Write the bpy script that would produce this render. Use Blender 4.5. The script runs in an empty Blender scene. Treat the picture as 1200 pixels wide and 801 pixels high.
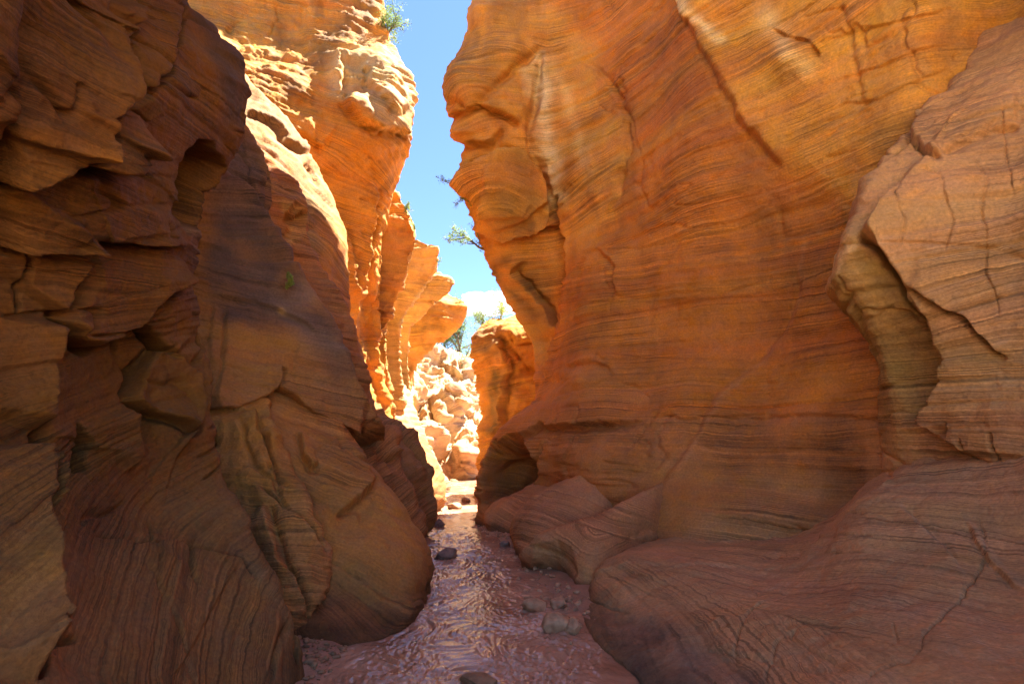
import bpy, math, random, time
import numpy as np
from concurrent.futures import ThreadPoolExecutor
T0 = time.time()
random.seed(7)
scene = bpy.context.scene
COL = scene.collection
R = math.radians

# daylight
SUN = (.34, .23, .91); SUN_E = 3.5; SKY = .050; EXPOSURE = 3.36
RIM_LEAN = 2.0                # how far the unseen right rim is leaned out to shade the left wall

# ------------------------------------------------------------------ camera model
CAM = np.array([0.0, 0.0, 1.55]); PITCH = R(11.3); FPX = 600.0
CP, SP = math.cos(PITCH), math.sin(PITCH)

def P(px, py, Y):
    """the place in the canyon seen at (px, py) of the photograph, Y metres up the canyon"""
    dx = (px - 600) / FPX; dz = (400.5 - py) / FPX
    t = Y / (CP - dz * SP)
    return (dx * t, Y, CAM[2] + t * (SP + dz * CP))

def G(px, py, z=0.0):
    dx = (px - 600) / FPX; dz = (400.5 - py) / FPX
    t = (z - CAM[2]) / (SP + dz * CP)
    return (dx * t, t * (CP - dz * SP), z)

def project(p):
    q = p - CAM
    f = q[:, 1] * CP + q[:, 2] * SP
    u = q[:, 2] * CP - q[:, 1] * SP
    ok = f > 0.3
    f = np.where(ok, f, 0.3)
    px = 600 + FPX * q[:, 0] / f; py = 400.5 - FPX * u / f
    px = np.where(ok, px, 99999.0)
    return np.stack([px, py], 1)

# ------------------------------------------------------------------ noise
_rs = np.random.RandomState(11)
_perm = np.tile(_rs.permutation(1024).astype(np.intp), 3)
_grad = _rs.normal(size=(1024, 3)); _grad /= np.linalg.norm(_grad, axis=1)[:, None]
_grad = _grad.astype(np.float32)
_h1 = _rs.rand(4096).astype(np.float32)

_gx, _gy, _gz = (np.ascontiguousarray(_grad[:, k]) for k in range(3))
_pool = ThreadPoolExecutor(4)

def _perlin_block(p):
    i = np.floor(p); f = p - i; i = i.astype(np.intp) & 1023
    u = f * f * f * (f * (f * 6 - 15) + 10)
    fx, fy, fz = (np.ascontiguousarray(f[:, k]) for k in range(3)); ix, iy, iz = (np.ascontiguousarray(i[:, k]) for k in range(3))
    ux, uy, uz = u[:, 0], u[:, 1], u[:, 2]
    res = []
    for dx in (0, 1):
        hx = _perm.take(ix + dx)
        for dy in (0, 1):
            hy = _perm.take(hx + iy + dy) + iz
            for dz in (0, 1):
                h = _perm.take(hy + dz)
                res.append(_gx.take(h) * (fx - dx) + _gy.take(h) * (fy - dy) + _gz.take(h) * (fz - dz))
    c00 = res[0] + (res[4] - res[0]) * ux; c01 = res[1] + (res[5] - res[1]) * ux
    c10 = res[2] + (res[6] - res[2]) * ux; c11 = res[3] + (res[7] - res[3]) * ux
    c0 = c00 + (c10 - c00) * uy; c1 = c01 + (c11 - c01) * uy
    return (c0 + (c1 - c0) * uz) * np.float32(1.5)

def perlin(p, seed=0):
    p = p.astype(np.float32) + np.float32(seed * 17.31)
    if len(p) < 20000: return _perlin_block(p)
    return np.concatenate(list(_pool.map(_perlin_block, [p[k:k + 16384] for k in range(0, len(p), 16384)])))

def fbm(p, seed=0, n=4, gain=0.5):
    s = 0; a = 1.0; f = 1.0
    for k in range(n):
        s = s + a * perlin(p * f, seed + k); a *= gain; f *= 2.03
    return s

def sstep(a, b, x):
    t = np.clip((x - a) / (b - a), 0, 1)
    return t * t * (3 - 2 * t)

def worley(p, seed=0):
    """distance to nearest and second nearest jittered cell point"""
    p = p + seed * 3.7
    i = np.floor(p).astype(np.int32); f = p - i
    d1 = np.full(len(p), 9.0); d2 = np.full(len(p), 9.0); idn = np.zeros(len(p), np.int32)
    for dx in (-1, 0, 1):
        for dy in (-1, 0, 1):
            for dz in (-1, 0, 1):
                h = _perm[_perm[_perm[(i[:, 0] + dx) & 1023] + ((i[:, 1] + dy) & 1023)] + ((i[:, 2] + dz) & 1023)] & 1023
                o = np.stack([_h1[h], _h1[h + 1024], _h1[h + 2048]], 1)
                d = np.linalg.norm(np.array([dx, dy, dz]) + o - f, axis=1)
                c = d < d1
                d2 = np.where(c, d1, np.minimum(d2, d)); d1 = np.where(c, d, d1); idn = np.where(c, h, idn)
    return d1, d2, _h1[idn + 3072]

def blocks(c, al, fl, fa, seed=0):
    """beds broken across into blocks"""
    v = c * fl; i = np.floor(v); u = v - i; ii = i.astype(np.int64)
    a = al * fa * (.6 + .8 * _h1[(ii * 53 + seed) & 4095]) + 17 * _h1[(ii * 91 + 5) & 4095]
    j = np.floor(a); w = a - j; jj = j.astype(np.int64)
    h = _h1[(ii * 131 + jj * 517 + 77 + seed) & 4095]
    e = np.minimum(sstep(0, .14, u), sstep(0, .10, 1 - u)) * np.minimum(sstep(0, .09, w), sstep(0, .09, 1 - w))
    return (h - .35) * e

def lines(c, freq, seed=0):
    """narrow grooves at irregular heights"""
    v = c * freq; i = np.floor(v); f = v - i; ii = i.astype(np.int64)
    pos = .25 + .5 * _h1[(ii * 17 + seed) & 4095]; w = .05 + .10 * _h1[(ii * 29 + 3 + seed) & 4095]
    return np.exp(-((f - pos) / w) ** 2) * _h1[(ii * 43 + 9 + seed) & 4095]

def layers(c, freq, sharp=0.3):
    v = c * freq; i = np.floor(v); f = v - i
    i = i.astype(np.int64)
    a = _h1[(i * 131 + 7) & 4095]; b = _h1[((i + 1) * 131 + 7) & 4095]
    return a + (b - a) * sstep(0.5 - sharp, 0.5 + sharp, f) - 0.5

# ------------------------------------------------------------------ features carved in the rock (traced lines)
def seg_dist(q, pts):
    pts = np.asarray(pts, float)
    best = np.full(len(q), 1e9); side = np.ones(len(q)); par = np.zeros(len(q))
    L = np.concatenate([[0], np.cumsum(np.linalg.norm(np.diff(pts, axis=0), axis=1))])
    for k in range(len(pts) - 1):
        a, b = pts[k], pts[k + 1]; e = b - a; l2 = e @ e + 1e-9
        w = q - a
        t = np.clip((w @ e) / l2, 0, 1)
        d = np.linalg.norm(w - t[:, None] * e, axis=1)
        c = d < best
        best = np.where(c, d, best)
        side = np.where(c, np.sign(e[0] * w[:, 1] - e[1] * w[:, 0]), side)
        par = np.where(c, (L[k] + t * math.sqrt(l2)) / L[-1], par)
    return best, side, par

def f_groove(q, pts, w, h):
    pts = np.asarray(pts, float); m = w * 5
    sel = np.where((q[:, 0] > pts[:, 0].min() - m) & (q[:, 0] < pts[:, 0].max() + m) & (q[:, 1] > pts[:, 1].min() - m) & (q[:, 1] < pts[:, 1].max() + m))[0]
    out = np.zeros(len(q))
    if len(sel):
        d, s, t = seg_dist(q[sel], pts)
        h = h * (.55 + .6 * np.sin(t * 9 + pts[0, 0]) ** 2)
        tap = sstep(0, .12, t) * sstep(0, .12, 1 - t) * .85 + .15 * (d < 1e8)
        w = w * .62; out[sel] = -h * .7 * np.exp(-(d / w) ** 2) * tap
    return out

def f_lip(q, pts, ref, h, fall, taper=.12, edge=1.6):
    pts = np.asarray(pts, float); m = fall * 4.5
    sel = np.where((q[:, 0] > pts[:, 0].min() - m) & (q[:, 0] < pts[:, 0].max() + m) & (q[:, 1] > pts[:, 1].min() - m) & (q[:, 1] < pts[:, 1].max() + m))[0]
    out = np.zeros(len(q))
    if len(sel):
        d, s, t = seg_dist(q[sel], pts)
        _, rs, _ = seg_dist(np.array([ref], float), pts)
        sd = d * s * rs[0]
        tap = sstep(0, taper, t) * sstep(0, taper, 1 - t)
        out[sel] = (h * np.exp(-np.maximum(sd, 0) / fall) * sstep(-edge, edge, sd) - (0 if edge > 9 else min(.8 * h, .22)) * np.exp(-(np.minimum(sd + edge, 0) / 5.0) ** 2) * (1 - sstep(-edge * 1.5, 0, sd))) * tap
    return out

def f_bump(q, cx, cy, rx, ry, rot, h, power=1.0):
    c, s = math.cos(R(rot)), math.sin(R(rot))
    x = (q[:, 0] - cx); y = (q[:, 1] - cy)
    u = (x * c + y * s) / rx; v = (-x * s + y * c) / ry
    r2 = np.minimum(u * u + v * v, 50)
    return h * np.exp(-r2 ** power)

def poly_sd(q, pts):
    pts = np.asarray(pts, float)
    closed = np.vstack([pts, pts[:1]])
    d, _, _ = seg_dist(q, closed)
    ins = np.zeros(len(q), bool); n = len(pts)
    for k in range(n):
        a, b = pts[k], pts[(k + 1) % n]
        c = ((a[1] > q[:, 1]) != (b[1] > q[:, 1]))
        xx = a[0] + (q[:, 1] - a[1]) * (b[0] - a[0]) / (b[1] - a[1] + 1e-12)
        ins ^= c & (q[:, 0] < xx)
    return np.where(ins, d, -d)

def f_scoop(q, pts, h, fall):
    pts = np.asarray(pts, float); m = 6
    sel = np.where((q[:, 0] > pts[:, 0].min() - m) & (q[:, 0] < pts[:, 0].max() + m) & (q[:, 1] > pts[:, 1].min() - m) & (q[:, 1] < pts[:, 1].max() + m))[0]
    out = np.zeros(len(q))
    if len(sel):
        d = poly_sd(q[sel], pts)
        out[sel] = -h * (1 - np.exp(-np.maximum(d, 0) / fall))
    return out

FEAT = dict(groove=f_groove, lip=f_lip, bump=f_bump, scoop=f_scoop)

# ------------------------------------------------------------------ smooth patch through a net of points
def pchip(yc, x, t):
    """monotone cubic through yc (n, ...) at knots x sampled at t"""
    n = len(x); h = np.diff(x)
    sh = (-1,) + (1,) * (yc.ndim - 1)
    dl = np.diff(yc, axis=0) / h.reshape(sh)
    d = np.zeros_like(yc)
    if n > 2:
        w1 = (2 * h[1:] + h[:-1]).reshape(sh); w2 = (h[1:] + 2 * h[:-1]).reshape(sh)
        a, b = dl[:-1], dl[1:]
        pos = a * b > 0
        hm = (w1 + w2) / (w1 / np.where(pos, a, 1) + w2 / np.where(pos, b, 1))
        # a little of the plain mean keeps crests round
        mean = (a * h[1:].reshape(sh) + b * h[:-1].reshape(sh)) / (h[1:] + h[:-1]).reshape(sh)
        d[1:-1] = np.where(pos, hm, 0) * .75 + .25 * np.clip(mean, -3 * np.minimum(abs(a), abs(b)) - .15 * abs(mean), 3 * np.minimum(abs(a), abs(b)) + .15 * abs(mean))
    d[0] = dl[0]; d[-1] = dl[-1]
    k = np.clip(np.searchsorted(x, t, side='right') - 1, 0, n - 2)
    hh = h[k]; u = (t - x[k]) / hh
    u = u.reshape(sh); hh = hh.reshape(sh)
    u2 = u * u; u3 = u2 * u
    return (2 * u3 - 3 * u2 + 1) * yc[k] + (u3 - 2 * u2 + u) * hh * d[k] + (-2 * u3 + 3 * u2) * yc[k + 1] + (u3 - u2) * hh * d[k + 1]

STEP = 1.6
def counts(C):
    """samples for each interval along axis 0 of control net C (n, m, 3)"""
    n, m, _ = C.shape
    pix = project(C.reshape(-1, 3)).reshape(n, m, 2)
    inn = (pix[..., 0] > -80) & (pix[..., 0] < 1280) & (pix[..., 1] > -80) & (pix[..., 1] < 880)
    out = []
    for k in range(n - 1):
        vis = inn[k] | inn[k + 1]
        wl = np.linalg.norm(C[k + 1] - C[k], axis=1)
        if vis.any():
            pl = np.linalg.norm(np.clip(pix[k + 1], -150, 1350) - np.clip(pix[k], -150, 1350), axis=1)
            both = inn[k] & inn[k + 1]
            out.append(int(np.clip((np.percentile(pl[both], 80) if both.any() else min(pl[vis].max(), 90)) / STEP, 6, 200)))
        else:
            out.append(int(np.clip(wl.max() / .25, 3, 24)))
    return out

def grid_normals(V):
    du = np.gradient(V, axis=0); dv = np.gradient(V, axis=1)
    n = np.cross(du, dv)
    return n / (np.linalg.norm(n, axis=2, keepdims=True) + 1e-9)

def new_mesh(name, V, F, mat, smooth=True, uvcol=None, attrs=None, parent=None):
    me = bpy.data.meshes.new(name)
    me.vertices.add(len(V)); me.vertices.foreach_set('co', np.asarray(V, np.float32).ravel())
    if isinstance(F, tuple): flat, start, total = F
    else:
        tot = [len(f) for f in F]
        flat = np.array([i for f in F for i in f], np.int32); total = np.array(tot, np.int32)
        start = np.concatenate([[0], np.cumsum(total)[:-1]]).astype(np.int32)
    me.loops.add(len(flat)); me.loops.foreach_set('vertex_index', flat)
    me.polygons.add(len(start)); me.polygons.foreach_set('loop_start', start)
    me.polygons.foreach_set('loop_total', total)
    if smooth: me.polygons.foreach_set('use_smooth', np.ones(len(start), bool))
    me.update(calc_edges=True)
    if attrs:
        for k, v in attrs.items():
            if v.ndim == 2:
                a = me.attributes.new(k, 'FLOAT_COLOR', 'POINT')
                a.data.foreach_set('color', np.concatenate([v, np.ones((len(v), 1))], 1).astype(np.float32).ravel())
            else:
                a = me.attributes.new(k, 'FLOAT', 'POINT'); a.data.foreach_set('value', v.astype(np.float32))
    me.materials.append(mat)
    o = bpy.data.objects.new(name, me); COL.objects.link(o)
    if parent: o.parent = parent
    return o

def tag(o, label, cat, group=None, kind='thing'):
    if label: o['label'] = label
    if cat: o['category'] = cat
    if group: o['group'] = group
    o['kind'] = kind
    return o

# sandstone colours (reflectance)
ORANGE = (.56, .255, .075); RED = (.43, .165, .06); TAN = (.50, .29, .165); MUD = (.40, .19, .10)
VARN = (.135, .085, .085); CREAM = (.52, .39, .25); GOLD = (.62, .34, .11); DARK = (.13, .075, .045); OLIVE = (.36, .23, .10); BROWN = (.30, .14, .048)

def rock(name, label, ctrl, base, back, mat, lump=.10, lumpf=.7, strata=1.0, tilt=(0, 0), crack=.05, rough=0.0, facet=0.0,
         feats=(), tints=(), stain=0.0, var=RED, seed=0, thick=2.5, mudline=None, cat='rock wall', xbed=.35, group=None, warm=(1.08, 1.02, .68)):
    C = np.array(ctrl, float)
    # C[row, col]
    nr = counts(C); nc = counts(C.transpose(1, 0, 2))
    xr = np.concatenate([[0], np.cumsum(nr)]).astype(float); xc = np.concatenate([[0], np.cumsum(nc)]).astype(float)
    tr = np.arange(int(xr[-1]) + 1.0); tc = np.arange(int(xc[-1]) + 1.0)
    V = pchip(C, xr, tr)
    V = pchip(V.transpose(1, 0, 2), xc, tc).transpose(1, 0, 2)
    N = grid_normals(V)
    p = V.reshape(-1, 3); n = N.reshape(-1, 3)
    pix = project(p)
    inn = (pix[:, 0] > 0) & (pix[:, 0] < 1200) & (pix[:, 1] > 0) & (pix[:, 1] < 801)
    view = CAM - p; view /= np.linalg.norm(view, axis=1)[:, None]
    flip = (n @ np.array(back, float)).sum() > 0        # normals point out of the rock
    if flip: n = -n
    # ---- displacement
    wq = pix + np.stack([perlin(p * 2.3, 50), perlin(p * 2.3, 51)], 1) * 5.0 + np.stack([perlin(p * 8, 52), perlin(p * 8, 53)], 1) * 2.2
    ff = np.zeros(len(p))
    for f in feats:
        ff += FEAT[f[0]](wq, *f[1:])
    ff *= sstep(-.03, .05, (n * view).sum(1))          # carve only the face the line was traced on
    d = lump * (perlin(p * lumpf, seed) + .5 * perlin(p * lumpf * 2.1, seed + 1)) + .25 * lump * perlin(p * lumpf * 5.0, seed + 2)
    if rough:
        rr = perlin(p * 1.6, seed + 5); r2 = perlin(p * 3.7, seed + 6); r3 = perlin(p * 8.3, seed + 7)
        d += rough * (.5 - abs(rr) * 1.6 + .45 * (.5 - abs(r2) * 1.6) + .22 * (.5 - abs(r3) * 1.6))
    if facet:
        fp = p * np.array([1.0, 1.0, .5]) * .75 + .25 * np.stack([perlin(p * 1.5, 60), perlin(p * 1.5, 61), perlin(p * 1.5, 62)], 1)
        d1, d2, hid = worley(fp, seed)
        d += facet * (sstep(0, .35, d2 - d1) * (.5 + hid) - d1 * .9)
        d1, d2, hid = worley(fp * 2.6, seed + 3)
        d += facet * .3 * (sstep(0, .3, d2 - d1) * (.5 + hid) - d1 * .9)
    warp = .14 * perlin(p * .25, 70) + .015 * perlin(p * 1.5, 71) + .005 * perlin(p * 6, 72)
    bed = p[:, 2] + tilt[0] * p[:, 0] + tilt[1] * p[:, 1] + warp
    sid = np.floor(bed / 1.15 + .35 * perlin(p * .3, 73)).astype(np.int64)
    k = (_h1[(sid * 37 + 11 + seed * 5) & 4095] - .5) * 2 * xbed
    c = bed + k * (p[:, 1] * .8 + p[:, 0] * .6)
    smask = np.clip(.55 + .9 * perlin(p * .55, seed + 8), .08, 1.2)
    fm = np.clip(.6 + .9 * perlin(p * 1.1, seed + 9), .1, 1.3)
    dist = np.linalg.norm(p - CAM, axis=1)
    sc = np.clip(dist / 8, .55, 2.0)
    bl = p[:, 1] * .8 + p[:, 0] * .6 + .05 * perlin(p * 3, 74)
    bm = sstep(-.05, .35, perlin(p * .8, seed + 12)); bm2 = sstep(-.1, .3, perlin(p * 1.3, seed + 13))
    d += strata * sc * (bm * .075 * blocks(bed, bl, 4.5, .9) + bm2 * .035 * blocks(c, bl, 11, 2.1, 9) + .012 * bm2 * blocks(c, bl, 27, 5, 3))
    d += strata * sc * (smask * .055 * layers(bed, 2.6, .12) + fm * .034 * layers(c, 8.5, .25) + fm * .013 * layers(c, 23, .3) + .006 * layers(c, 50, .4))
    lm = sstep(.02, .4, perlin(np.stack([bl * .5, bed * 1.6, p[:, 0] * .2], 1), seed + 15)); lm2 = sstep(.02, .42, perlin(np.stack([bl * .9, bed * 3.0, p[:, 0] * .2], 1), seed + 16))
    d -= strata * sc * (.070 * lm * lines(c, 2.2, 1) + .028 * lm2 * lines(c, 5.5, 2) + .010 * lm2 * lines(c, 12, 4))
    if crack:
        al = p[:, 0] * .5 + p[:, 1]
        cp = np.stack([al * .75, p[:, 2] * .28, p[:, 0] * .3], 1)
        nn = perlin(cp, seed + 20) + .22 * perlin(p * 1.9, seed + 21) + .05 * perlin(p * 7, seed + 24)
        cm = sstep(.0, .25, perlin(p * .7, seed + 22))
        d -= crack * np.exp(-(nn / .02) ** 2) * cm
        # short bedding-plane breaks
        n2 = perlin(np.stack([p[:, 0] * .6, p[:, 1] * .6, bed * 3.2], 1), seed + 23)
        d -= crack * .7 * np.exp(-(n2 / .035) ** 2) * sstep(.1, .3, perlin(p * 1.1, seed + 25))
    d += .010 * perlin(p * 9, seed + 30) + .005 * perlin(p * 21, seed + 31)
    mv = n * .7 + view * .3
    fd = n * .7 + view * .3
    p2 = p + n * d[:, None] * 1.0 + fd * ff[:, None]
    # ---- colour of the stone, some tints painting sun and shade into it
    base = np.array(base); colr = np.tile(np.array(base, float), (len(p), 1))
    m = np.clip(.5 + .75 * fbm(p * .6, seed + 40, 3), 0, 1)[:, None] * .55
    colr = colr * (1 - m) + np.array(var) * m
    for t in tints:
        kind, args, tc_, soft, amt = t
        wv = wq + np.stack([perlin(p * 1.2, 80), perlin(p * 1.2, 81)], 1) * soft * .6
        if kind == 'poly': a = sstep(-soft, soft, poly_sd(wv, args))
        elif kind == 'line':
            dd, _, tt = seg_dist(wv, args); a = np.exp(-(dd / soft) ** 2)
        else: a = f_bump(wv, *args, 1.0, 1.5)
        a = np.clip(a * amt * (1 + .5 * perlin(p * 3, 82)), 0, 1)[:, None]
        colr = colr * (1 - a) + np.array(tc_) * a
    if stain:
        st = fbm(p * np.array([1.6, 1.6, .22]), seed + 45, 3)
        a = (sstep(.12, .55, st) * sstep(-.2, .3, perlin(p * .35, seed + 46)) * stain)[:, None]
        colr = colr * (1 - a) + np.array(DARK) * a
    if mudline:
        zm, mc, amt, soft = mudline
        a = (sstep(zm + soft, zm - soft, p[:, 2] + .18 * perlin(p * 1.3, 83)) * amt)[:, None]
        colr = colr * (1 - a) + np.array(mc) * a
    wet = sstep(.16, .05, p[:, 2] + .07 * perlin(p * 2.5, 84) + .03 * perlin(p * 9, 85))[:, None]
    colr = colr * (1 - .5 * wet)
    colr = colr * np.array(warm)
    # ---- faces
    nu, nv = V.shape[:2]
    idx = np.arange(nu * nv).reshape(nu, nv)
    q = np.stack([idx[:-1, :-1], idx[1:, :-1], idx[1:, 1:], idx[:-1, 1:]], -1).reshape(-1, 4)
    ring = np.concatenate([idx[0, :-1], idx[:-1, -1], idx[-1, :0:-1], idx[:0:-1, 0]])
    nb = len(ring)
    bv = p2[ring] + np.array(back) * thick
    cen = bv.mean(0)[None]
    allv = np.concatenate([p2, bv, cen])
    b0 = len(p2); rn = np.roll(ring, -1); bi = b0 + np.arange(nb); bn = np.roll(bi, -1)
    sk = np.stack([ring, rn, bn, bi], -1)
    tri = np.stack([bi, bn, np.full(nb, b0 + nb)], -1)
    if flip:
        q = q[:, ::-1]; sk = sk[:, ::-1]; tri = tri[:, ::-1]
    # winding of q: normal = du x dv
    flat = np.concatenate([q.ravel(), sk.ravel(), tri.ravel()]).astype(np.int32)
    total = np.concatenate([np.full(len(q) + len(sk), 4), np.full(len(tri), 3)]).astype(np.int32)
    start = np.concatenate([[0], np.cumsum(total)[:-1]]).astype(np.int32)
    ext = lambda a: np.concatenate([a, a[ring], a[:1]])
    o = new_mesh(name, allv, (flat, start, total), mat, True, attrs=dict(stone=ext(colr), bed=ext(c), bed_wide=ext(bed)))
    tag(o, label, cat, group)
    print(name, nu, nv, round(time.time() - T0, 1))
    return o

# ------------------------------------------------------------------ materials
def nt(name):
    m = bpy.data.materials.new(name); m.use_nodes = True
    t = m.node_tree; t.nodes.clear()
    out = t.nodes.new('ShaderNodeOutputMaterial'); b = t.nodes.new('ShaderNodeBsdfPrincipled')
    t.links.new(b.outputs[0], out.inputs[0])
    return m, t, b, out

def N(t, typ, **kw):
    n = t.nodes.new(typ)
    for k, v in kw.items():
        if k.startswith('i_'): n.inputs[k[2:].replace('_', ' ')].default_value = v
        else: setattr(n, k, v)
    return n

def mathn(t, op, a, b=None, c=None):
    n = t.nodes.new('ShaderNodeMath'); n.operation = op
    for i, v in enumerate((a, b, c)):
        if v is None: continue
        if isinstance(v, (int, float)): n.inputs[i].default_value = v
        else: t.links.new(v, n.inputs[i])
    return n.outputs[0]

def maprange(t, v, a, b, c, d):
    n = t.nodes.new('ShaderNodeMapRange'); n.inputs[1].default_value = a; n.inputs[2].default_value = b
    n.inputs[3].default_value = c; n.inputs[4].default_value = d
    t.links.new(v, n.inputs[0]); return n.outputs[0]

def sandstone(name, band=1.0, bump=1.0, grain=1.0):
    m, t, b, out = nt(name)
    L = t.links.new
    st = N(t, 'ShaderNodeAttribute', attribute_name='stone')
    bd = N(t, 'ShaderNodeAttribute', attribute_name='bed')
    bw = N(t, 'ShaderNodeAttribute', attribute_name='bed_wide')
    tc = N(t, 'ShaderNodeTexCoord')
    def noise(scale, detail=4, rough=.6, vec=None, w=None, dim='3D'):
        n = N(t, 'ShaderNodeTexNoise', noise_dimensions=dim)
        n.inputs['Scale'].default_value = scale; n.inputs['Detail'].default_value = detail; n.inputs['Roughness'].default_value = rough
        if vec is not None: L(vec, n.inputs['Vector'])
        if w is not None: L(w, n.inputs['W'])
        return n.outputs['Fac']
    big = noise(1.1, 5, .6, tc.outputs['Object'])
    mid = noise(5.5, 6, .65, tc.outputs['Object'])
    fine = noise(38, 6, .7, tc.outputs['Object'])
    # bedding lines broken up along their length
    w1 = mathn(t, 'MULTIPLY_ADD', mid, .05, bd.outputs['Fac'])
    b1 = noise(5.5, 3, .6, None, w1, '1D')
    b2 = noise(26, 4, .7, None, w1, '1D')
    b4 = noise(75, 3, .6, None, w1, '1D')
    b3 = noise(2.2, 2, .5, None, bw.outputs['Fac'], '1D')
    f1 = maprange(t, b1, .3, .7, 1 - .15 * band, 1 + .12 * band)
    f2 = maprange(t, b2, .3, .7, 1 - .24 * band, 1 + .20 * band)
    f3 = maprange(t, big, .3, .7, .80, 1.18)
    f4 = maprange(t, mid, .3, .7, .89, 1.10)
    f5 = maprange(t, fine, .25, .75, 1 - .32 * grain, 1 + .28 * grain)
    f = mathn(t, 'MULTIPLY', mathn(t, 'MULTIPLY', f1, f2), maprange(t, b4, .3, .7, 1 - .16 * band, 1 + .12 * band))
    b5 = noise(9, 4, .65, None, w1, '1D'); b6 = noise(34, 3, .6, None, w1, '1D')
    def hair(v, w, lo): return maprange(t, mathn(t, 'ABSOLUTE', mathn(t, 'SUBTRACT', v, .5)), 0, w, lo, 1.0)
    f = mathn(t, 'MULTIPLY', f, mathn(t, 'MULTIPLY', hair(b5, .022, .50), hair(b6, .03, .62)))
    # lines fade in and out
    fade = maprange(t, noise(.8, 4, .55, tc.outputs['Object']), .40, .60, .10, 1.0)
    f = mathn(t, 'ADD', 1.0, mathn(t, 'MULTIPLY', mathn(t, 'SUBTRACT', f, 1.0), fade))
    f = mathn(t, 'MULTIPLY', f, f3); f = mathn(t, 'MULTIPLY', f, f4); f = mathn(t, 'MULTIPLY', f, f5)
    mul = N(t, 'ShaderNodeVectorMath', operation='SCALE'); L(st.outputs['Color'], mul.inputs[0]); L(f, mul.inputs['Scale'])
    hs = N(t, 'ShaderNodeHueSaturation'); L(mul.outputs[0], hs.inputs['Color'])
    L(maprange(t, b3, .3, .7, .494, .506), hs.inputs['Hue']); L(maprange(t, mid, .3, .7, .97, 1.05), hs.inputs['Saturation'])
    L(hs.outputs[0], b.inputs['Base Color'])
    L(maprange(t, mid, .3, .7, .78, .96), b.inputs['Roughness'])
    b.inputs['Specular IOR Level'].default_value = .28
    h = mathn(t, 'MULTIPLY', b2, .012 * bump)
    h = mathn(t, 'MULTIPLY_ADD', b1, .014 * bump, h); h = mathn(t, 'MULTIPLY_ADD', b4, .005 * bump, h)
    h = mathn(t, 'MULTIPLY', h, fade)
    h = mathn(t, 'MULTIPLY_ADD', mid, .020 * bump, h)
    h = mathn(t, 'MULTIPLY_ADD', fine, .011 * bump, h)
    bp = N(t, 'ShaderNodeBump'); bp.inputs['Strength'].default_value = .9; bp.inputs['Distance'].default_value = 1.0
    L(h, bp.inputs['Height']); L(bp.outputs[0], b.inputs['Normal'])
    return m

STONE = sandstone('banded_sandstone', 1.25, 1.2)
STONE_SOFT = sandstone('mud_coated_sandstone', .8, 1.1)
STONE_ROUGH = sandstone('weathered_sandstone', 1.0, 1.6)

# ------------------------------------------------------------------ the canyon walls
def up(row_or_rows, offs):
    """rows stacked above the last traced row, by offsets in metres"""
    rows = [list(r) for r in row_or_rows]; last = rows[-1]
    for o in offs:
        rows.append([tuple(np.array(v) + np.array(o)) for v in last])
    return rows

def down(rows, offs):
    first = rows[0]; pre = []
    for o in offs:
        pre.insert(0, [tuple(np.array(v) + np.array(o)) for v in first])
    return pre + rows

def fin(sil, cols, hid=((-.5, .7, 0), (-1.6, 1.1, 0))):
    rows = []
    for (px, py, Y) in sil:
        s = np.array(P(px, py, Y))
        r = [tuple(s + np.array(h)) for h in reversed(hid)] + [tuple(s)]
        for (a, b, c) in cols: r.append(P(px + a, py + b, Y + c))
        rows.append(r)
    return rows

LB = (-1, .25, .0); RB = (1, .25, .0)

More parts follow.
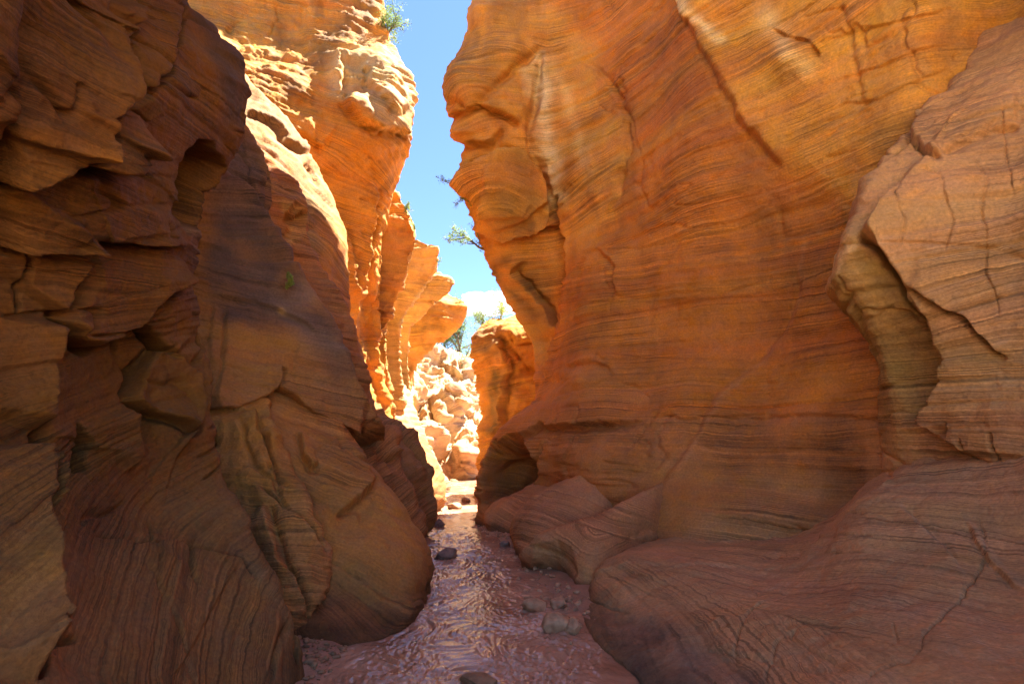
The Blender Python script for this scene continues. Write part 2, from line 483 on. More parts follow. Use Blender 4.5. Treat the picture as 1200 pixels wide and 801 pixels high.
# --- near left wall (dark, overhanging)
def near_left():
    e = {  # silhouette at the far end
        'g': G(357, 797), 1: P(345, 748, 4.05), 2: P(328, 695, 4.15), 3: P(293, 640, 4.3), 4: P(262, 570, 4.5), 5: P(249, 500, 4.65), 6: P(241, 400, 4.8),
        7: P(232, 300, 4.85), 8: P(243, 240, 4.8), 9: P(268, 185, 4.75), 10: P(284, 150, 4.7), 11: P(293, 97, 4.65), 12: P(262, 45, 4.5), 13: P(226, -4, 4.3)}
    rows = []
    def row(key, near, mids, off=(-.9, .55, 0)):
        s = np.array(e[key])
        far2 = tuple(s + np.array([-2.6, .9, 0])); far = tuple(s + np.array(off))
        rows.append([far2, far, tuple(s)] + [P(*m) for m in mids] + near)
    def W(z, x1, x2, x3): return [(x1, 1.0, z), (x2 - .7, -.9, z), (x3 - 7, -3.5, z)]  # unseen part behind the camera, flared away to let fill light in
    rows.append([(-4, 4.6, -.6), (-2.3, 4.4, -.6), (-1.5, 3.9, -.6), (-1.45, 3.3, -.6), (-1.42, 2.9, -.6), (-1.4, 2.2, -.6), (-1.4, 1.5, -.6), (-1.4, .9, -.6), (-2.1, -.9, -.6), (-8.5, -3.5, -.6)])
    s = e['g']
    rows.append([(-4, 4.6, 0), (-2.3, 4.4, 0), s, (-1.42, 3.25, .0), (-1.42, 2.85, .0), (-1.4, 2.2, 0), (-1.4, 1.5, 0), (-1.4, .9, 0), (-2.1, -.9, 0), (-8.5, -3.5, 0)])
    row(1, W(.35, -1.7, -1.7, -1.8), [(322, 760, 3.75), (270, 790, 3.35), (190, 830, 2.75), (60, 860, 2.1)])
    row(2, W(.75, -2.0, -2.05, -2.2), [(300, 705, 3.95), (235, 730, 3.5), (140, 760, 2.8), (-10, 780, 2.15)])
    row(3, W(1.05, -2.25, -2.3, -2.5), [(260, 648, 4.1), (200, 660, 3.72), (115, 680, 3.0), (-20, 690, 2.3)])
    row(4, W(1.35, -2.45, -2.5, -2.7), [(228, 580, 4.25), (175, 588, 3.95), (100, 600, 3.3), (-20, 600, 2.5)])
    row(5, W(1.7, -2.55, -2.6, -2.9), [(215, 508, 4.35), (165, 510, 4.05), (95, 515, 3.45), (-20, 515, 2.65)])
    row(6, W(2.1, -2.6, -2.7, -3.0), [(208, 405, 4.35), (155, 410, 3.95), (90, 410, 3.35), (-20, 410, 2.7)])
    row(7, W(2.55, -2.55, -2.6, -3.0), [(205, 305, 4.2), (150, 305, 3.7), (85, 305, 3.15), (-20, 305, 2.6)])
    row(8, W(2.75, -2.4, -2.5, -2.9), [(212, 245, 4.05), (152, 245, 3.45), (85, 245, 2.9), (-20, 245, 2.42)])
    row(9, W(2.9, -2.25, -2.35, -2.8), [(225, 190, 3.95), (160, 190, 3.3), (85, 190, 2.72), (-20, 195, 2.28)])
    row(10, W(3.05, -2.15, -2.2, -2.7), [(235, 150, 3.92), (170, 150, 3.25), (85, 150, 2.62), (-20, 150, 2.18)])
    row(11, W(3.25, -2.05, -2.1, -2.6), [(240, 100, 3.85), (175, 100, 3.15), (85, 100, 2.5), (-20, 100, 2.05)])
    row(12, W(3.5, -1.95, -2.0, -2.5), [(215, 50, 3.75), (160, 50, 3.05), (80, 50, 2.38), (-20, 50, 1.95)])
    row(13, W(3.8, -1.9, -1.9, -2.4), [(190, -4, 3.65), (145, -4, 2.95), (75, -4, 2.28), (-20, -4, 1.85)])
    rows = up(rows, [(.45, -.1, 1.0), (.95, -.1, 2.4), (1.0, -.1, 4.0), (-1.5, -.2, 5.2), (-9, -.3, 5.6)])  # unseen brow above the frame, pushed out to shade the wall
    F = [
        ('groove', [(152, -5), (144, 22), (133, 45), (128, 68), (118, 95), (100, 112), (80, 124), (78, 150), (62, 182), (40, 196)], 8, .55),
        ('groove', [(212, -5), (203, 30), (196, 60), (196, 82), (170, 102), (165, 120)], 7, .42), ('groove', [(172, 134), (150, 149), (128, 180), (110, 196)], 7, .42),
        ('groove', [(-20, 212), (20, 208), (48, 194), (64, 190), (110, 200), (160, 196)], 9, .5), ('groove', [(140, 284), (100, 286), (86, 300), (80, 330), (62, 362), (48, 374)], 7, .45),
        ('groove', [(50, 374), (72, 396), (100, 408), (142, 393)], 7, .40), ('groove', [(225, 330), (190, 348), (160, 376), (146, 400), (140, 412)], 6, .40), ('groove', [(160, 376), (186, 400), (206, 412)], 6, .35),
        ('groove', [(46, 378), (42, 410), (36, 440), (38, 490), (28, 540), (30, 620), (34, 690), (46, 750)], 7, .35), ('groove', [(140, 470), (152, 440), (166, 425)], 6, .3), ('groove', [(232, 445), (238, 470), (224, 508)], 5, .3), ('groove', [(-10, 292), (50, 289), (95, 288)], 5, .25),
        ('lip', [(-20, 208), (20, 205), (48, 190), (62, 182), (110, 195), (150, 190)], (30, 120), 0.29, 72),
        ('lip', [(152, -5), (144, 22), (133, 45), (128, 68), (118, 95), (100, 112), (80, 124), (78, 150), (62, 182)], (40, 60), 0.24, 66, .06),
        ('lip', [(212, -5), (203, 30), (196, 60), (196, 82), (170, 102), (150, 106)], (150, 40), 0.16, 54, .06),
        ('lip', [(150, 104), (170, 132), (150, 147), (128, 178)], (110, 140), 0.19, 60, .1),
        ('scoop', [(214, 215), (222, 185), (240, 164), (258, 166), (267, 185), (266, 205), (260, 245), (240, 270), (222, 275), (212, 250)], .85, 11),
        ('lip', [(266, 205), (262, 235), (243, 268), (236, 272)], (256, 210), 0.21, 26, .1),
        ('lip', [(-10, 288), (50, 285), (90, 284), (140, 281), (215, 285)], (80, 240), 0.16, 48, .15),
        ('lip', [(100, 283), (86, 298), (80, 330), (62, 360), (50, 371)], (30, 330), 0.19, 60, .08),
        ('lip', [(50, 371), (72, 392), (100, 404), (140, 388), (158, 370), (185, 348), (225, 327)], (130, 340), 0.23, 54, .08),
        ('groove', [(225, 327), (190, 345), (160, 372), (150, 390), (140, 402)], 4.5, 0.20),
        ('lip', [(160, 372), (185, 395), (192, 400), (212, 420)], (195, 360), 0.11, 30),
        ('lip', [(140, 470), (185, 410), (205, 412), (232, 440), (236, 470), (222, 505), (205, 490), (160, 480), (142, 470)], (195, 450), 0.16, 31, .02),
        ('groove', [(28, 290), (22, 330), (16, 370)], 3.9, 0.17),
        ('lip', [(50, 372), (44, 405), (38, 425), (40, 470), (32, 510)], (10, 430), 0.21, 72, .1),
        ('scoop', [(76, 560), (80, 500), (88, 500), (104, 520), (100, 552), (84, 556)], .5, 8),
        ('lip', [(140, 470), (150, 500), (152, 540), (140, 558)], (110, 500), 0.13, 48, .2),
        ('lip', [(40, 800), (46, 730), (28, 680), (30, 640), (38, 600), (30, 520)], (-20, 700), 0.27, 48, .06),
        ('groove', [(52, 757), (75, 748), (95, 744)], 4.5, 0.15),
        ('lip', [(95, 625), (160, 650), (220, 655), (275, 665), (300, 690)], (150, 730), 0.09, 84, .2),
        ('groove', [(150, 665), (190, 725), (215, 755), (235, 800)], 2.3, 0.05),
        ('groove', [(242, 360), (240, 410), (225, 440)], 3.2, 0.17),
        ('bump', 105, 85, 45, 30, 15, .10), ('bump', 180, 60, 26, 22, 0, .08), ('bump', 110, 160, 36, 30, 10, .10), ('bump', 210, 105, 50, 30, 20, .06),
        ('bump', 150, 330, 60, 40, 0, .10), ('bump', 320, 720, 25, 60, -28, .06), ('bump', 30, 450, 50, 90, 0, .10),
        ('groove', [(330, 690), (342, 735), (350, 780)], 3.9, 0.10),
    ]
    T = [('poly', [(300, 100), (262, 40), (225, -10), (205, -10), (240, 40), (262, 90), (270, 140), (290, 150)], VARN, 8, .75),
         ('poly', [(120, 640), (300, 640), (370, 820), (60, 860), (40, 700)], MUD, 25, .75),
         ('line', [(225, 235), (228, 270), (232, 300), (238, 330)], (.42, .25, .18), 6, .8),
         ('line', [(290, 660), (320, 700), (345, 760)], (.40, .28, .2), 9, .6)]
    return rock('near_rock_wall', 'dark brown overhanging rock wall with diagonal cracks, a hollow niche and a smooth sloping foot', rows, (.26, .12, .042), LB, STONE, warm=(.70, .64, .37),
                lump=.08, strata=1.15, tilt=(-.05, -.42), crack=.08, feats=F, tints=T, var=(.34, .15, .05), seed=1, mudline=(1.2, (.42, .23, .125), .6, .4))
near_left()

# --- slab column standing between the near wall and the round boulder
def slab():
    sil = [(366, 775, 4.55), (366, 735, 4.6), (374, 700, 4.75), (384, 658, 4.95), (376, 625, 5.05), (352, 570, 5.3), (335, 530, 5.5), (320, 490, 5.7), (312, 468, 6.0)]
    rows = fin(sil, [(-18, 0, -.10), (-48, 4, -.2), (-85, 8, -.2), (-125, 10, -.05), (-165, 10, .1)], ((-.25, .35, 0), (-.8, .7, 0)))
    rows = down(rows, [(0, 0, -.5)])
    F = [('groove', [(312, 590), (322, 620), (330, 655), (345, 690), (360, 725), (364, 750)], 3, .12), ('lip', [(312, 590), (322, 620), (330, 655), (345, 690), (360, 725)], (300, 670), .10, 30, .1),
         ('groove', [(245, 480), (248, 540), (262, 590), (290, 650)], 4, .16), ('lip', [(300, 480), (303, 510), (316, 545), (330, 570)], (270, 520), .12, 25, .1),
         ('bump', 318, 516, 9, 14, 10, .12), ('lip', [(300, 565), (330, 600), (360, 625), (384, 655)], (360, 660), .10, 22, .15), ('groove', [(255, 590), (275, 640), (300, 680)], 2, .06),
         ('groove', [(310, 540), (322, 560), (340, 575)], 3, .10)]
    rock('leaning_rock_slab', 'tall cracked brown slab of rock leaning between the smooth wall foot and the round boulder', rows, ORANGE, LB, STONE_ROUGH, lump=.06, lumpf=1.4, rough=.05,
         strata=.7, tilt=(.1, .25), crack=.06, feats=F, var=BROWN, seed=2, thick=1.2, mudline=(1.1, MUD, .6, .5), cat='rock slab')
slab()

# --- rounded boulder buttress at the stream
def boulder():
    rows = []
    def r(pts): rows.append([P(*q) if q[2] is not None else G(q[0], q[1]) for q in pts])
    # columns: hidden behind ... right edge (silhouette) ... left (hidden behind slab)
    r([(455, 640, 7.6), (490, 668, 6.7), (507, 690, None), (490, 722, None), (445, 751, None), (372, 760, None), (300, 760, 4.6)])
    r([(455, 620, 7.6), (490, 645, 6.8), (507, 670, 6.1), (488, 690, 5.3), (440, 705, 4.9), (375, 700, 4.85), (310, 700, 5.0)])
    r([(450, 605, 7.6), (485, 625, 6.8), (501, 645, 6.15), (478, 655, 5.5), (430, 660, 5.2), (380, 650, 5.15), (320, 640, 5.2)])
    r([(440, 580, 7.6), (468, 590, 6.8), (480, 602, 6.25), (455, 612, 5.75), (415, 612, 5.5), (375, 600, 5.4), (320, 590, 5.4)])
    r([(425, 556, 7.6), (440, 552, 6.8), (446, 560, 6.35), (425, 566, 6.0), (398, 566, 5.8), (365, 556, 5.65), (320, 545, 5.6)])
    r([(405, 525, 7.6), (415, 520, 6.9), (418, 525, 6.5), (400, 528, 6.2), (378, 528, 6.0), (350, 520, 5.85), (310, 505, 5.8)])
    r([(385, 490, 7.6), (395, 485, 7.0), (395, 490, 6.7), (380, 492, 6.5), (360, 490, 6.3), (335, 485, 6.1), (300, 475, 6.0)])
    r([(370, 450, 7.8), (375, 450, 7.2), (370, 455, 7.0), (360, 455, 6.9), (345, 450, 6.7), (325, 450, 6.5), (300, 450, 6.4)])
    rows = down(rows, [(0, 0, -.5)])
    F = [('lip', [(443, 556), (420, 585), (404, 592), (392, 598)], (400, 560), .10, 30, .15), ('scoop', [(410, 592), (444, 582), (436, 604), (420, 612)], .12, 10),
         ('lip', [(354, 505), (352, 530), (362, 548), (372, 545)], (380, 515), .08, 18, .1), ('lip', [(390, 507), (400, 530), (425, 545), (443, 556)], (380, 545), .06, 25, .2),
         ('groove', [(480, 600), (492, 640), (500, 670)], 3, .02), ('bump', 430, 660, 40, 40, 0, .10)]
    rock('round_boulder', 'big rounded brown boulder bulging out at the left bank of the stream', rows, (.45, .20, .075), LB, STONE, lump=.05, lumpf=1.2, strata=.55, tilt=(.35, .05), crack=.02,
         feats=F, var=BROWN, seed=3, thick=.8, mudline=(.35, (.2, .1, .055), .7, .2), cat='boulder', xbed=.5)
boulder()

# --- two low ridges beyond the boulder
def ridges():
    sil = [(495, 640, 7.9), (497, 626, 7.9), (487, 595, 8.0), (476, 560, 8.1), (467, 536, 8.2), (462, 522, 8.4), (452, 505, 8.7), (435, 480, 9.0), (420, 455, 9.2)]
    rows = down(fin(sil, [(-14, 3, -.3), (-38, 8, -.7), (-75, 14, -1.1), (-120, 20, -1.5)], ((-.3, .5, 0), (-.9, 1.0, 0))), [(0, 0, -.4)])
    rock('low_rock_ridge', 'low mauve brown rock ridge with a pale bent crest just past the round boulder', rows, RED, LB, STONE_ROUGH, lump=.10, lumpf=1.2, rough=.05, strata=.9, crack=.04, var=MUD, seed=4, thick=.8,
         feats=[('lip', [(440, 532), (465, 530), (475, 525)], (450, 510), .12, 25, .1), ('bump', 455, 515, 14, 12, 0, .1)], mudline=(1.6, MUD, .6, .4), cat='rock ridge')
    sil = [(497, 632, 9.3), (508, 612, 9.4), (513, 590, 9.4), (510, 565, 9.5), (500, 540, 9.6), (486, 515, 9.8), (472, 500, 10), (455, 488, 10.3), (440, 470, 10.6)]
    rows = down(fin(sil, [(-12, 4, -.3), (-34, 10, -.8), (-60, 14, -1.2), (-100, 18, -1.6)], ((-.4, .6, 0), (-1.2, 1.2, 0))), [(0, 0, -.6)])
    rock('dark_rock_ridge', 'dark brown undercut rock ridge rising from the stream behind the pale bent crest', rows, (.36, .17, .075), LB, STONE_ROUGH, lump=.12, lumpf=1.1, rough=.05, strata=.9, crack=.04, var=BROWN, seed=5, thick=1.2,
         feats=[('lip', [(470, 512), (495, 535), (508, 560)], (490, 500), .1, 25, .1)], mudline=(1.7, (.3, .16, .09), .6, .4), cat='rock ridge')
    sil = [(517, 600, 12.8), (522, 580, 12.8), (521, 560, 12.9), (514, 545, 13), (505, 528, 13.2), (498, 515, 13.4), (485, 500, 13.8)]
    rows = down(fin(sil, [(-10, 2, -.5), (-25, 5, -1.2), (-50, 8, -2)], ((-.4, .6, 0), (-1.4, 1.4, 0))), [(0, 0, -.5)])
    rock('farthest_low_ridge', 'small brown rock ridge at the waterline below the sunlit pale slope', rows, (.36, .17, .075), LB, STONE, lump=.08, strata=.6, crack=.03, var=MUD, seed=6, thick=1.2, cat='rock ridge')
ridges()

# --- purple varnished panel
def varnished():
    sil = [(452, 505, 7.6), (448, 495, 7.3), (432, 470, 7.1), (417, 440, 7.0), (396, 396, 6.95), (372, 352, 6.9), (350, 320, 6.85), (330, 288, 6.8), (316, 245, 6.75), (318, 215, 6.75), (306, 176, 6.75), (288, 150, 6.7), (270, 120, 6.7)]
    cols = [(-14, 2, -.12), (-45, 8, -.35), (-85, 16, -.62), (-130, 22, -.95), (-175, 26, -1.3)]
    rows = fin(sil, cols, ((-.35, .5, 0), (-1.3, .9, 0)))
    # lower lip hangs over the slab: pull the bottom row back
    b = [tuple(np.array(v) + np.array([-.15, .55, -.15])) for v in rows[0]]
    rows = [b] + rows
    F = [('lip', [(243, 480), (275, 478), (305, 468), (322, 458), (345, 470), (380, 490), (430, 502)], (330, 400), .25, 30, .06),
         ('groove', [(248, 470), (256, 430), (262, 400), (263, 360)], 2.5, .12), ('groove', [(240, 430), (246, 400), (248, 350)], 2.0, .08),
         ('lip', [(330, 430), (325, 450), (318, 465)], (290, 430), .12, 30, .1), ('groove', [(345, 395), (343, 440), (350, 470)], 3, .06),
         ('lip', [(262, 200), (285, 212), (312, 245), (330, 285), (352, 320)], (290, 270), .10, 22, .1),
         ('scoop', [(300, 215), (315, 190), (330, 205), (350, 235), (330, 285), (312, 240)], .3, 12),
         ('lip', [(245, 345), (300, 350), (345, 372), (380, 400)], (300, 300), .05, 20, .2)]
    T = [('poly', [(262, 150), (300, 160), (352, 320), (396, 396), (420, 440), (400, 455), (345, 390), (300, 385), (255, 370), (240, 300), (250, 230)], VARN, 16, .93),
         ('line', [(395, 410), (360, 400), (330, 360), (370, 350)], (.26, .18, .19), 16, .5), ('bump', (330, 365, 5, 5, 0), (.5, .3, .15), 4, .8),
         ('poly', [(355, 440), (420, 445), (450, 500), (400, 490)], (.34, .17, .10), 12, .6)]
    return rock('varnished_rock_panel', 'purple grey varnished rock panel with fine dark layers and a small green plant on it', rows, (.36, .17, .075), LB, STONE_ROUGH, lump=.06, lumpf=1.0, rough=.02,
                strata=1.15, tilt=(-.05, .08), crack=.04, feats=F, tints=T, var=BROWN, seed=7, thick=1.6, cat='rock panel', xbed=.25)
varnished()

def second_panel():
    sil = [(470, 535, 8.6), (452, 505, 8.4), (440, 480, 8.3), (427, 432, 8.2), (415, 385, 8.1), (402, 352, 8.0), (388, 328, 7.9), (370, 300, 7.8), (363, 270, 7.75), (361, 246, 7.75), (351, 222, 7.75), (332, 205, 7.7), (312, 180, 7.7)]
    rows = fin(sil, [(-10, 2, -.15), (-28, 6, -.4), (-55, 12, -.7), (-90, 20, -.95)], ((-.4, .5, 0), (-1.5, .8, 0)))
    F = [('scoop', [(332, 250), (345, 240), (362, 250), (360, 276), (345, 284), (336, 275)], .25, 10), ('bump', 340, 235, 18, 10, 20, .15),
         ('lip', [(335, 248), (348, 252), (362, 248)], (345, 235), .12, 14, .1)]
    rock('layered_rock_rib', 'reddish rib of thin rock layers behind the purple varnished panel, a sunlit patch painted on top', rows, RED, LB, STONE, lump=.06, lumpf=1.0, strata=1.1, tilt=(0, .1), crack=.03,
         feats=F, tints=[('poly', [(330, 240), (365, 245), (365, 280), (340, 290)], GOLD, 6, .7), ('poly', [(330, 195), (365, 235), (430, 420), (400, 400), (345, 290)], (.30, .15, .10), 10, .5)],  # the gold patch is sunlight painted into the rib's colour
         var=(.28, .14, .1), seed=8, thick=1.6, cat='rock rib')
second_panel()

# --- cream slope in the sun
def sunny_slope():
    sil = [(440, 480, 9.8), (425, 430, 9.6), (414, 385, 9.4), (412, 355, 9.3), (405, 305, 9.2), (401, 272, 9.1), (388, 235, 9.0), (374, 200, 8.9), (358, 168, 8.75), (336, 140, 8.6), (308, 112, 8.45), (288, 92, 8.4), (268, 60, 8.3)]
    rows = fin(sil, [(-7, 8, -.25), (-20, 22, -.65), (-42, 42, -1.1), (-75, 66, -1.6)], ((-.7, .2, -.02), (-2.4, .5, .1)))
    F = [('lip', [(288, 128), (310, 138), (335, 158), (362, 180)], (320, 120), .12, 14, .1), ('groove', [(290, 122), (325, 138), (355, 165)], 1.6, .05), ('groove', [(290, 112), (325, 130), (360, 160)], 1.6, .05),
         ('scoop', [(362, 185), (372, 210), (370, 225), (360, 215), (356, 195)], .2, 8)]
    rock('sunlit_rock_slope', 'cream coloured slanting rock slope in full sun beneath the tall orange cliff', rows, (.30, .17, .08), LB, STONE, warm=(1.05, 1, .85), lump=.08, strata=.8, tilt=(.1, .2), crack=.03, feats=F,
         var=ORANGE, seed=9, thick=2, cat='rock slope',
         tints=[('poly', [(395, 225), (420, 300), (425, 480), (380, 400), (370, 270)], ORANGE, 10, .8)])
sunny_slope()

# --- tall orange cliff
def tall_cliff():
    sil = [(455, 520, 12.0), (452, 470, 11.9), (447, 420, 11.7), (446, 350, 11.4), (449, 290, 11.2), (453, 245, 11.0), (462, 205, 10.7), (474, 175, 10.4), (478, 140, 10.2), (476, 98, 10.1), (466, 62, 10.2), (452, 38, 10.4), (444, 0, 10.6)]
    sil = [(x, y, z * 1.22) for x, y, z in sil]
    rows = fin(sil, [(-12, 0, -.35), (-34, 0, -.75), (-70, 4, -1.1), (-115, 6, -1.5), (-165, 8, -2.0), (-230, 10, -2.6)], ((-.5, .8, 0), (-2.2, 1.4, 0)))
    rows = up(rows, [(-.1, .1, 1.2), (-.3, .0, 3.0), (-1.0, 0, 4.4), (-9, 0, 5.0)])
    F = [('bump', 455, 130, 30, 55, 8, .35), ('scoop', [(385, 75), (398, 55), (412, 62), (408, 100), (395, 110)], -.25, 8), ('lip', [(400, 120), (412, 140), (425, 150), (440, 152), (475, 158)], (440, 120), .35, 40, .08),
         ('bump', 414, 128, 20, 14, 30, .35), ('groove', [(402, 60), (408, 105), (400, 120)], 4, .2), ('lip', [(425, 75), (437, 100), (455, 140)], (460, 90), .15, 30, .1),
         ('groove', [(452, 245), (448, 300), (446, 350), (440, 400)], 5, .2), ('lip', [(438, 215), (436, 270), (428, 330), (420, 360)], (415, 270), .25, 25, .1),
         ('scoop', [(421, 350), (450, 345), (450, 490), (438, 470), (428, 420), (420, 380)], .6, 14), ('bump', 355, 155, 24, 14, 40, .15), ('bump', 365, 140, 12, 14, 0, .2), ('lip', [(405, 265), (412, 300), (418, 345)], (395, 300), .15, 14, .1),
         ('bump', 340, 60, 60, 40, 10, -.25), ('groove', [(430, 170), (437, 200), (438, 230)], 2, .08), ('lip', [(340, 155), (365, 165), (385, 172)], (360, 150), .2, 16, .1), ('scoop', [(262, 35), (270, 22), (284, 20), (272, 34)], .3, 6)]
    T = [('line', [(440, -10), (405, 30), (365, 70), (340, 110)], DARK, 14, .55), ('line', [(330, 30), (320, 70), (300, 110)], DARK, 10, .45),
         ('poly', [(440, 60), (470, 60), (482, 120), (475, 160), (445, 150), (420, 130), (385, 110), (388, 60), (410, 60)], CREAM, 10, .75), ('line', [(300, 20), (280, 40)], GOLD, 20, .5)]  # cream on the brow is sunlight painted into the colour
    rock('tall_orange_cliff', 'tall orange cliff with dark stains and a knobbly brow painted sunlit pale against the blue sky', rows, (.60, .29, .085), LB, STONE_ROUGH, lump=.14, lumpf=.5, rough=.05, facet=.05, strata=.7, tilt=(-.1, .12), crack=.09,
         feats=F, tints=T, var=(.55, .24, .07), seed=10, stain=.55, thick=3, cat='cliff')
tall_cliff()

# --- layered beaks further up the left side
BEAKS = [
    ('shaded layered rock beak rising behind the tall orange cliff, highest of the four beaks', [(462, 560, 14), (462, 500, 13.8), (455, 440, 13.6), (452, 390, 13.5), (458, 365, 13.3), (470, 335, 13.0), (480, 305, 12.8), (487, 276, 12.7), (483, 258, 12.8), (472, 238, 13), (462, 224, 13.2)],
     [(-8, 1, .05), (-22, 4, .05), (-45, 8, .1), (-75, 8, .3)], (.50, .23, .08), 15),
    ('pale topped rock beak with a rough speckled face, second from the top of the four', [(478, 570, 16), (476, 520, 16), (472, 460, 16), (468, 410, 15.9), (468, 380, 15.6), (484, 352, 15.2), (500, 330, 15), (511, 310, 14.9), (514, 291, 14.9), (500, 284, 15.1), (484, 278, 15.5)],
     [(-8, 1, .0), (-22, 4, .1), (-38, 6, .3), (-60, 6, .6)], (.62, .42, .22), 16),
    ('thin layered rock beak with a stepped top, third from the top of the four', [(484, 575, 18), (482, 520, 18), (480, 460, 18), (478, 420, 17.9), (480, 385, 17.6), (496, 368, 17.3), (514, 352, 17.1), (529, 338, 17), (531, 330, 17), (520, 322, 17.2), (507, 316, 17.6)],
     [(-8, 1, .0), (-22, 3, .1), (-36, 4, .3), (-58, 4, .6)], (.60, .38, .19), 17),
    ('orange rounded rock beak over an arching hollow, lowest and farthest of the four beaks', [(488, 575, 20.5), (486, 530, 20.4), (483, 480, 20.3), (482, 452, 20.2), (488, 428, 19.9), (506, 410, 19.5), (528, 393, 19.2), (543, 376, 19), (548, 362, 19), (544, 352, 19.1), (526, 344, 19.6)],
     [(-8, 1, -.1), (-24, 2, -.1), (-42, 3, .2), (-62, 3, .6)], (.62, .33, .11), 18),
]
for lab, sil, cols, base, sd in BEAKS:
    sil = [(x, y, z * 1.12) for x, y, z in sil]
    rows = fin(sil, cols, ((-.5, .7, 0), (-2.5, 1.6, .1)))
    rows = up(rows, [(-.9, .5, .35), (-4, 1.0, .9)])
    rock('rock_beak', lab, rows, base, LB, STONE_ROUGH, warm=(1, 1, .85), lump=.14, lumpf=.7, rough=.04, strata=1.0, tilt=(.12, .05), crack=.06, var=GOLD, seed=sd, stain=.3, thick=2, cat='rock outcrop', group='layered rock beaks on the left skyline')

# --- sunlit far wall closing the view
def far_wall():
    rows = []
    tops = [(470, 395), (485, 408), (500, 412), (515, 414), (530, 418), (545, 424), (558, 432), (575, 440), (600, 445)]
    ys = [22.5, 22.8, 23.2, 23.6, 24, 24.4, 24.8, 25.2, 26]
    for f, dy in ((1.16, -1.2), (1.0, -.8), (.84, -.2), (.66, .9), (.48, 1.7), (.3, 2.9), (.14, 3.8), (0, 5.0)):
        r = []
        for (px, py), Y in zip(tops, ys):
            r.append(P(px, py + (572 - py) * f, Y + dy + .5 * math.sin(px * .11 + f * 9)))
        rows.append(r)
    rows = up(rows, [(0, 3, .3), (0, 12, .6)])
    F = [('lip', [(478, 430), (486, 455), (500, 475), (505, 500), (520, 520)], (470, 480), .8, 40, .1), ('scoop', [(495, 472), (513, 468), (516, 480), (502, 500)], .5, 6), ('scoop', [(520, 476), (535, 466), (532, 482), (524, 492)], .5, 6),
         ('lip', [(520, 470), (530, 455), (545, 440)], (545, 460), .5, 20, .1), ('scoop', [(528, 525), (540, 515), (542, 526), (532, 532)], .5, 5), ('lip', [(515, 425), (530, 432), (560, 436)], (530, 420), .4, 12, .1),
         ('lip', [(528, 540), (545, 547), (562, 545)], (545, 530), .6, 20, .1)]
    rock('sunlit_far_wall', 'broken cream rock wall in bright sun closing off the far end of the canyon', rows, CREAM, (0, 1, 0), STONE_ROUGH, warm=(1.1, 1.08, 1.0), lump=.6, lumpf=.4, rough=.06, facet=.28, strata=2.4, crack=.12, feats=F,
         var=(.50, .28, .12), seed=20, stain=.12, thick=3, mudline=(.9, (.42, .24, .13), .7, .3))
    # pale tongue of rock sloping down to the stream
    sil = [(530, 592, 17.5), (527, 576, 17.6), (519, 555, 17.8), (508, 535, 18.0), (500, 512, 18.2), (493, 490, 18.4), (484, 468, 18.7), (476, 450, 19.2)]
    rows = down(fin(sil, [(-9, 2, -.3), (-24, 4, -.7), (-50, 8, -1.0)], ((-.5, .6, 0), (-2, 1.4, 0))), [(0, 0, -.5)])
    rock('pale_rock_tongue', 'pale smooth tongue of rock sloping to the stream before the sunlit far wall', rows, (.44, .31, .18), LB, STONE, warm=(1, 1, .95), lump=.12, rough=.06, strata=.7, crack=.04, var=GOLD, seed=21, thick=1.5,
         cat='rock slope', mudline=(1.0, (.4, .22, .12), .7, .3), feats=[('lip', [(500, 520), (512, 530), (520, 560)], (495, 540), .2, 12, .1)])
far_wall()

# --- far right buttress, golden
def far_buttress():
    sil = [(556, 592, 16.0), (557, 565, 16.0), (557, 537, 16.0), (566, 512, 16.1), (563, 480, 16.2), (562, 455, 16.2), (556, 430, 16.1), (551, 412, 15.9), (553, 396, 15.9), (562, 386, 16.1), (572, 380, 16.4)]
    rows = fin(sil, [(7, 0, -.25), (22, 0, -.5), (42, -2, -.7), (70, -6, -.7), (110, -10, -.6)], ((.4, .8, 0), (1.8, 1.8, 0)))
    rows = down(up(rows, [(.8, .7, .35), (4, 1, .9)]), [(0, 0, -.5)])
    F = [('lip', [(585, 395), (597, 430), (593, 450), (590, 490), (580, 520)], (575, 450), .35, 18, .1), ('groove', [(597, 395), (612, 420), (630, 440)], 3, .2), ('lip', [(583, 392), (600, 405), (616, 420)], (600, 390), .25, 16, .1), ('bump', 606, 468, 10, 10, 0, .2)]
    T = [('line', [(588, 440), (582, 470), (580, 500)], (.20, .15, .07), 9, .8), ('poly', [(550, 395), (565, 382), (590, 390), (588, 415), (565, 420), (552, 415)], (.30, .19, .11), 7, .7)]
    rock('golden_buttress', 'golden yellow rock buttress streaked with dark stain, beyond the foot of the right wall', rows, (.62, .34, .10), RB, STONE_ROUGH, lump=.2, rough=.08, strata=1.2, tilt=(-.1, .1), crack=.05, feats=F, tints=T,
         var=(.6, .28, .08), seed=22, stain=.25, thick=2.5, cat='rock buttress')
far_buttress()

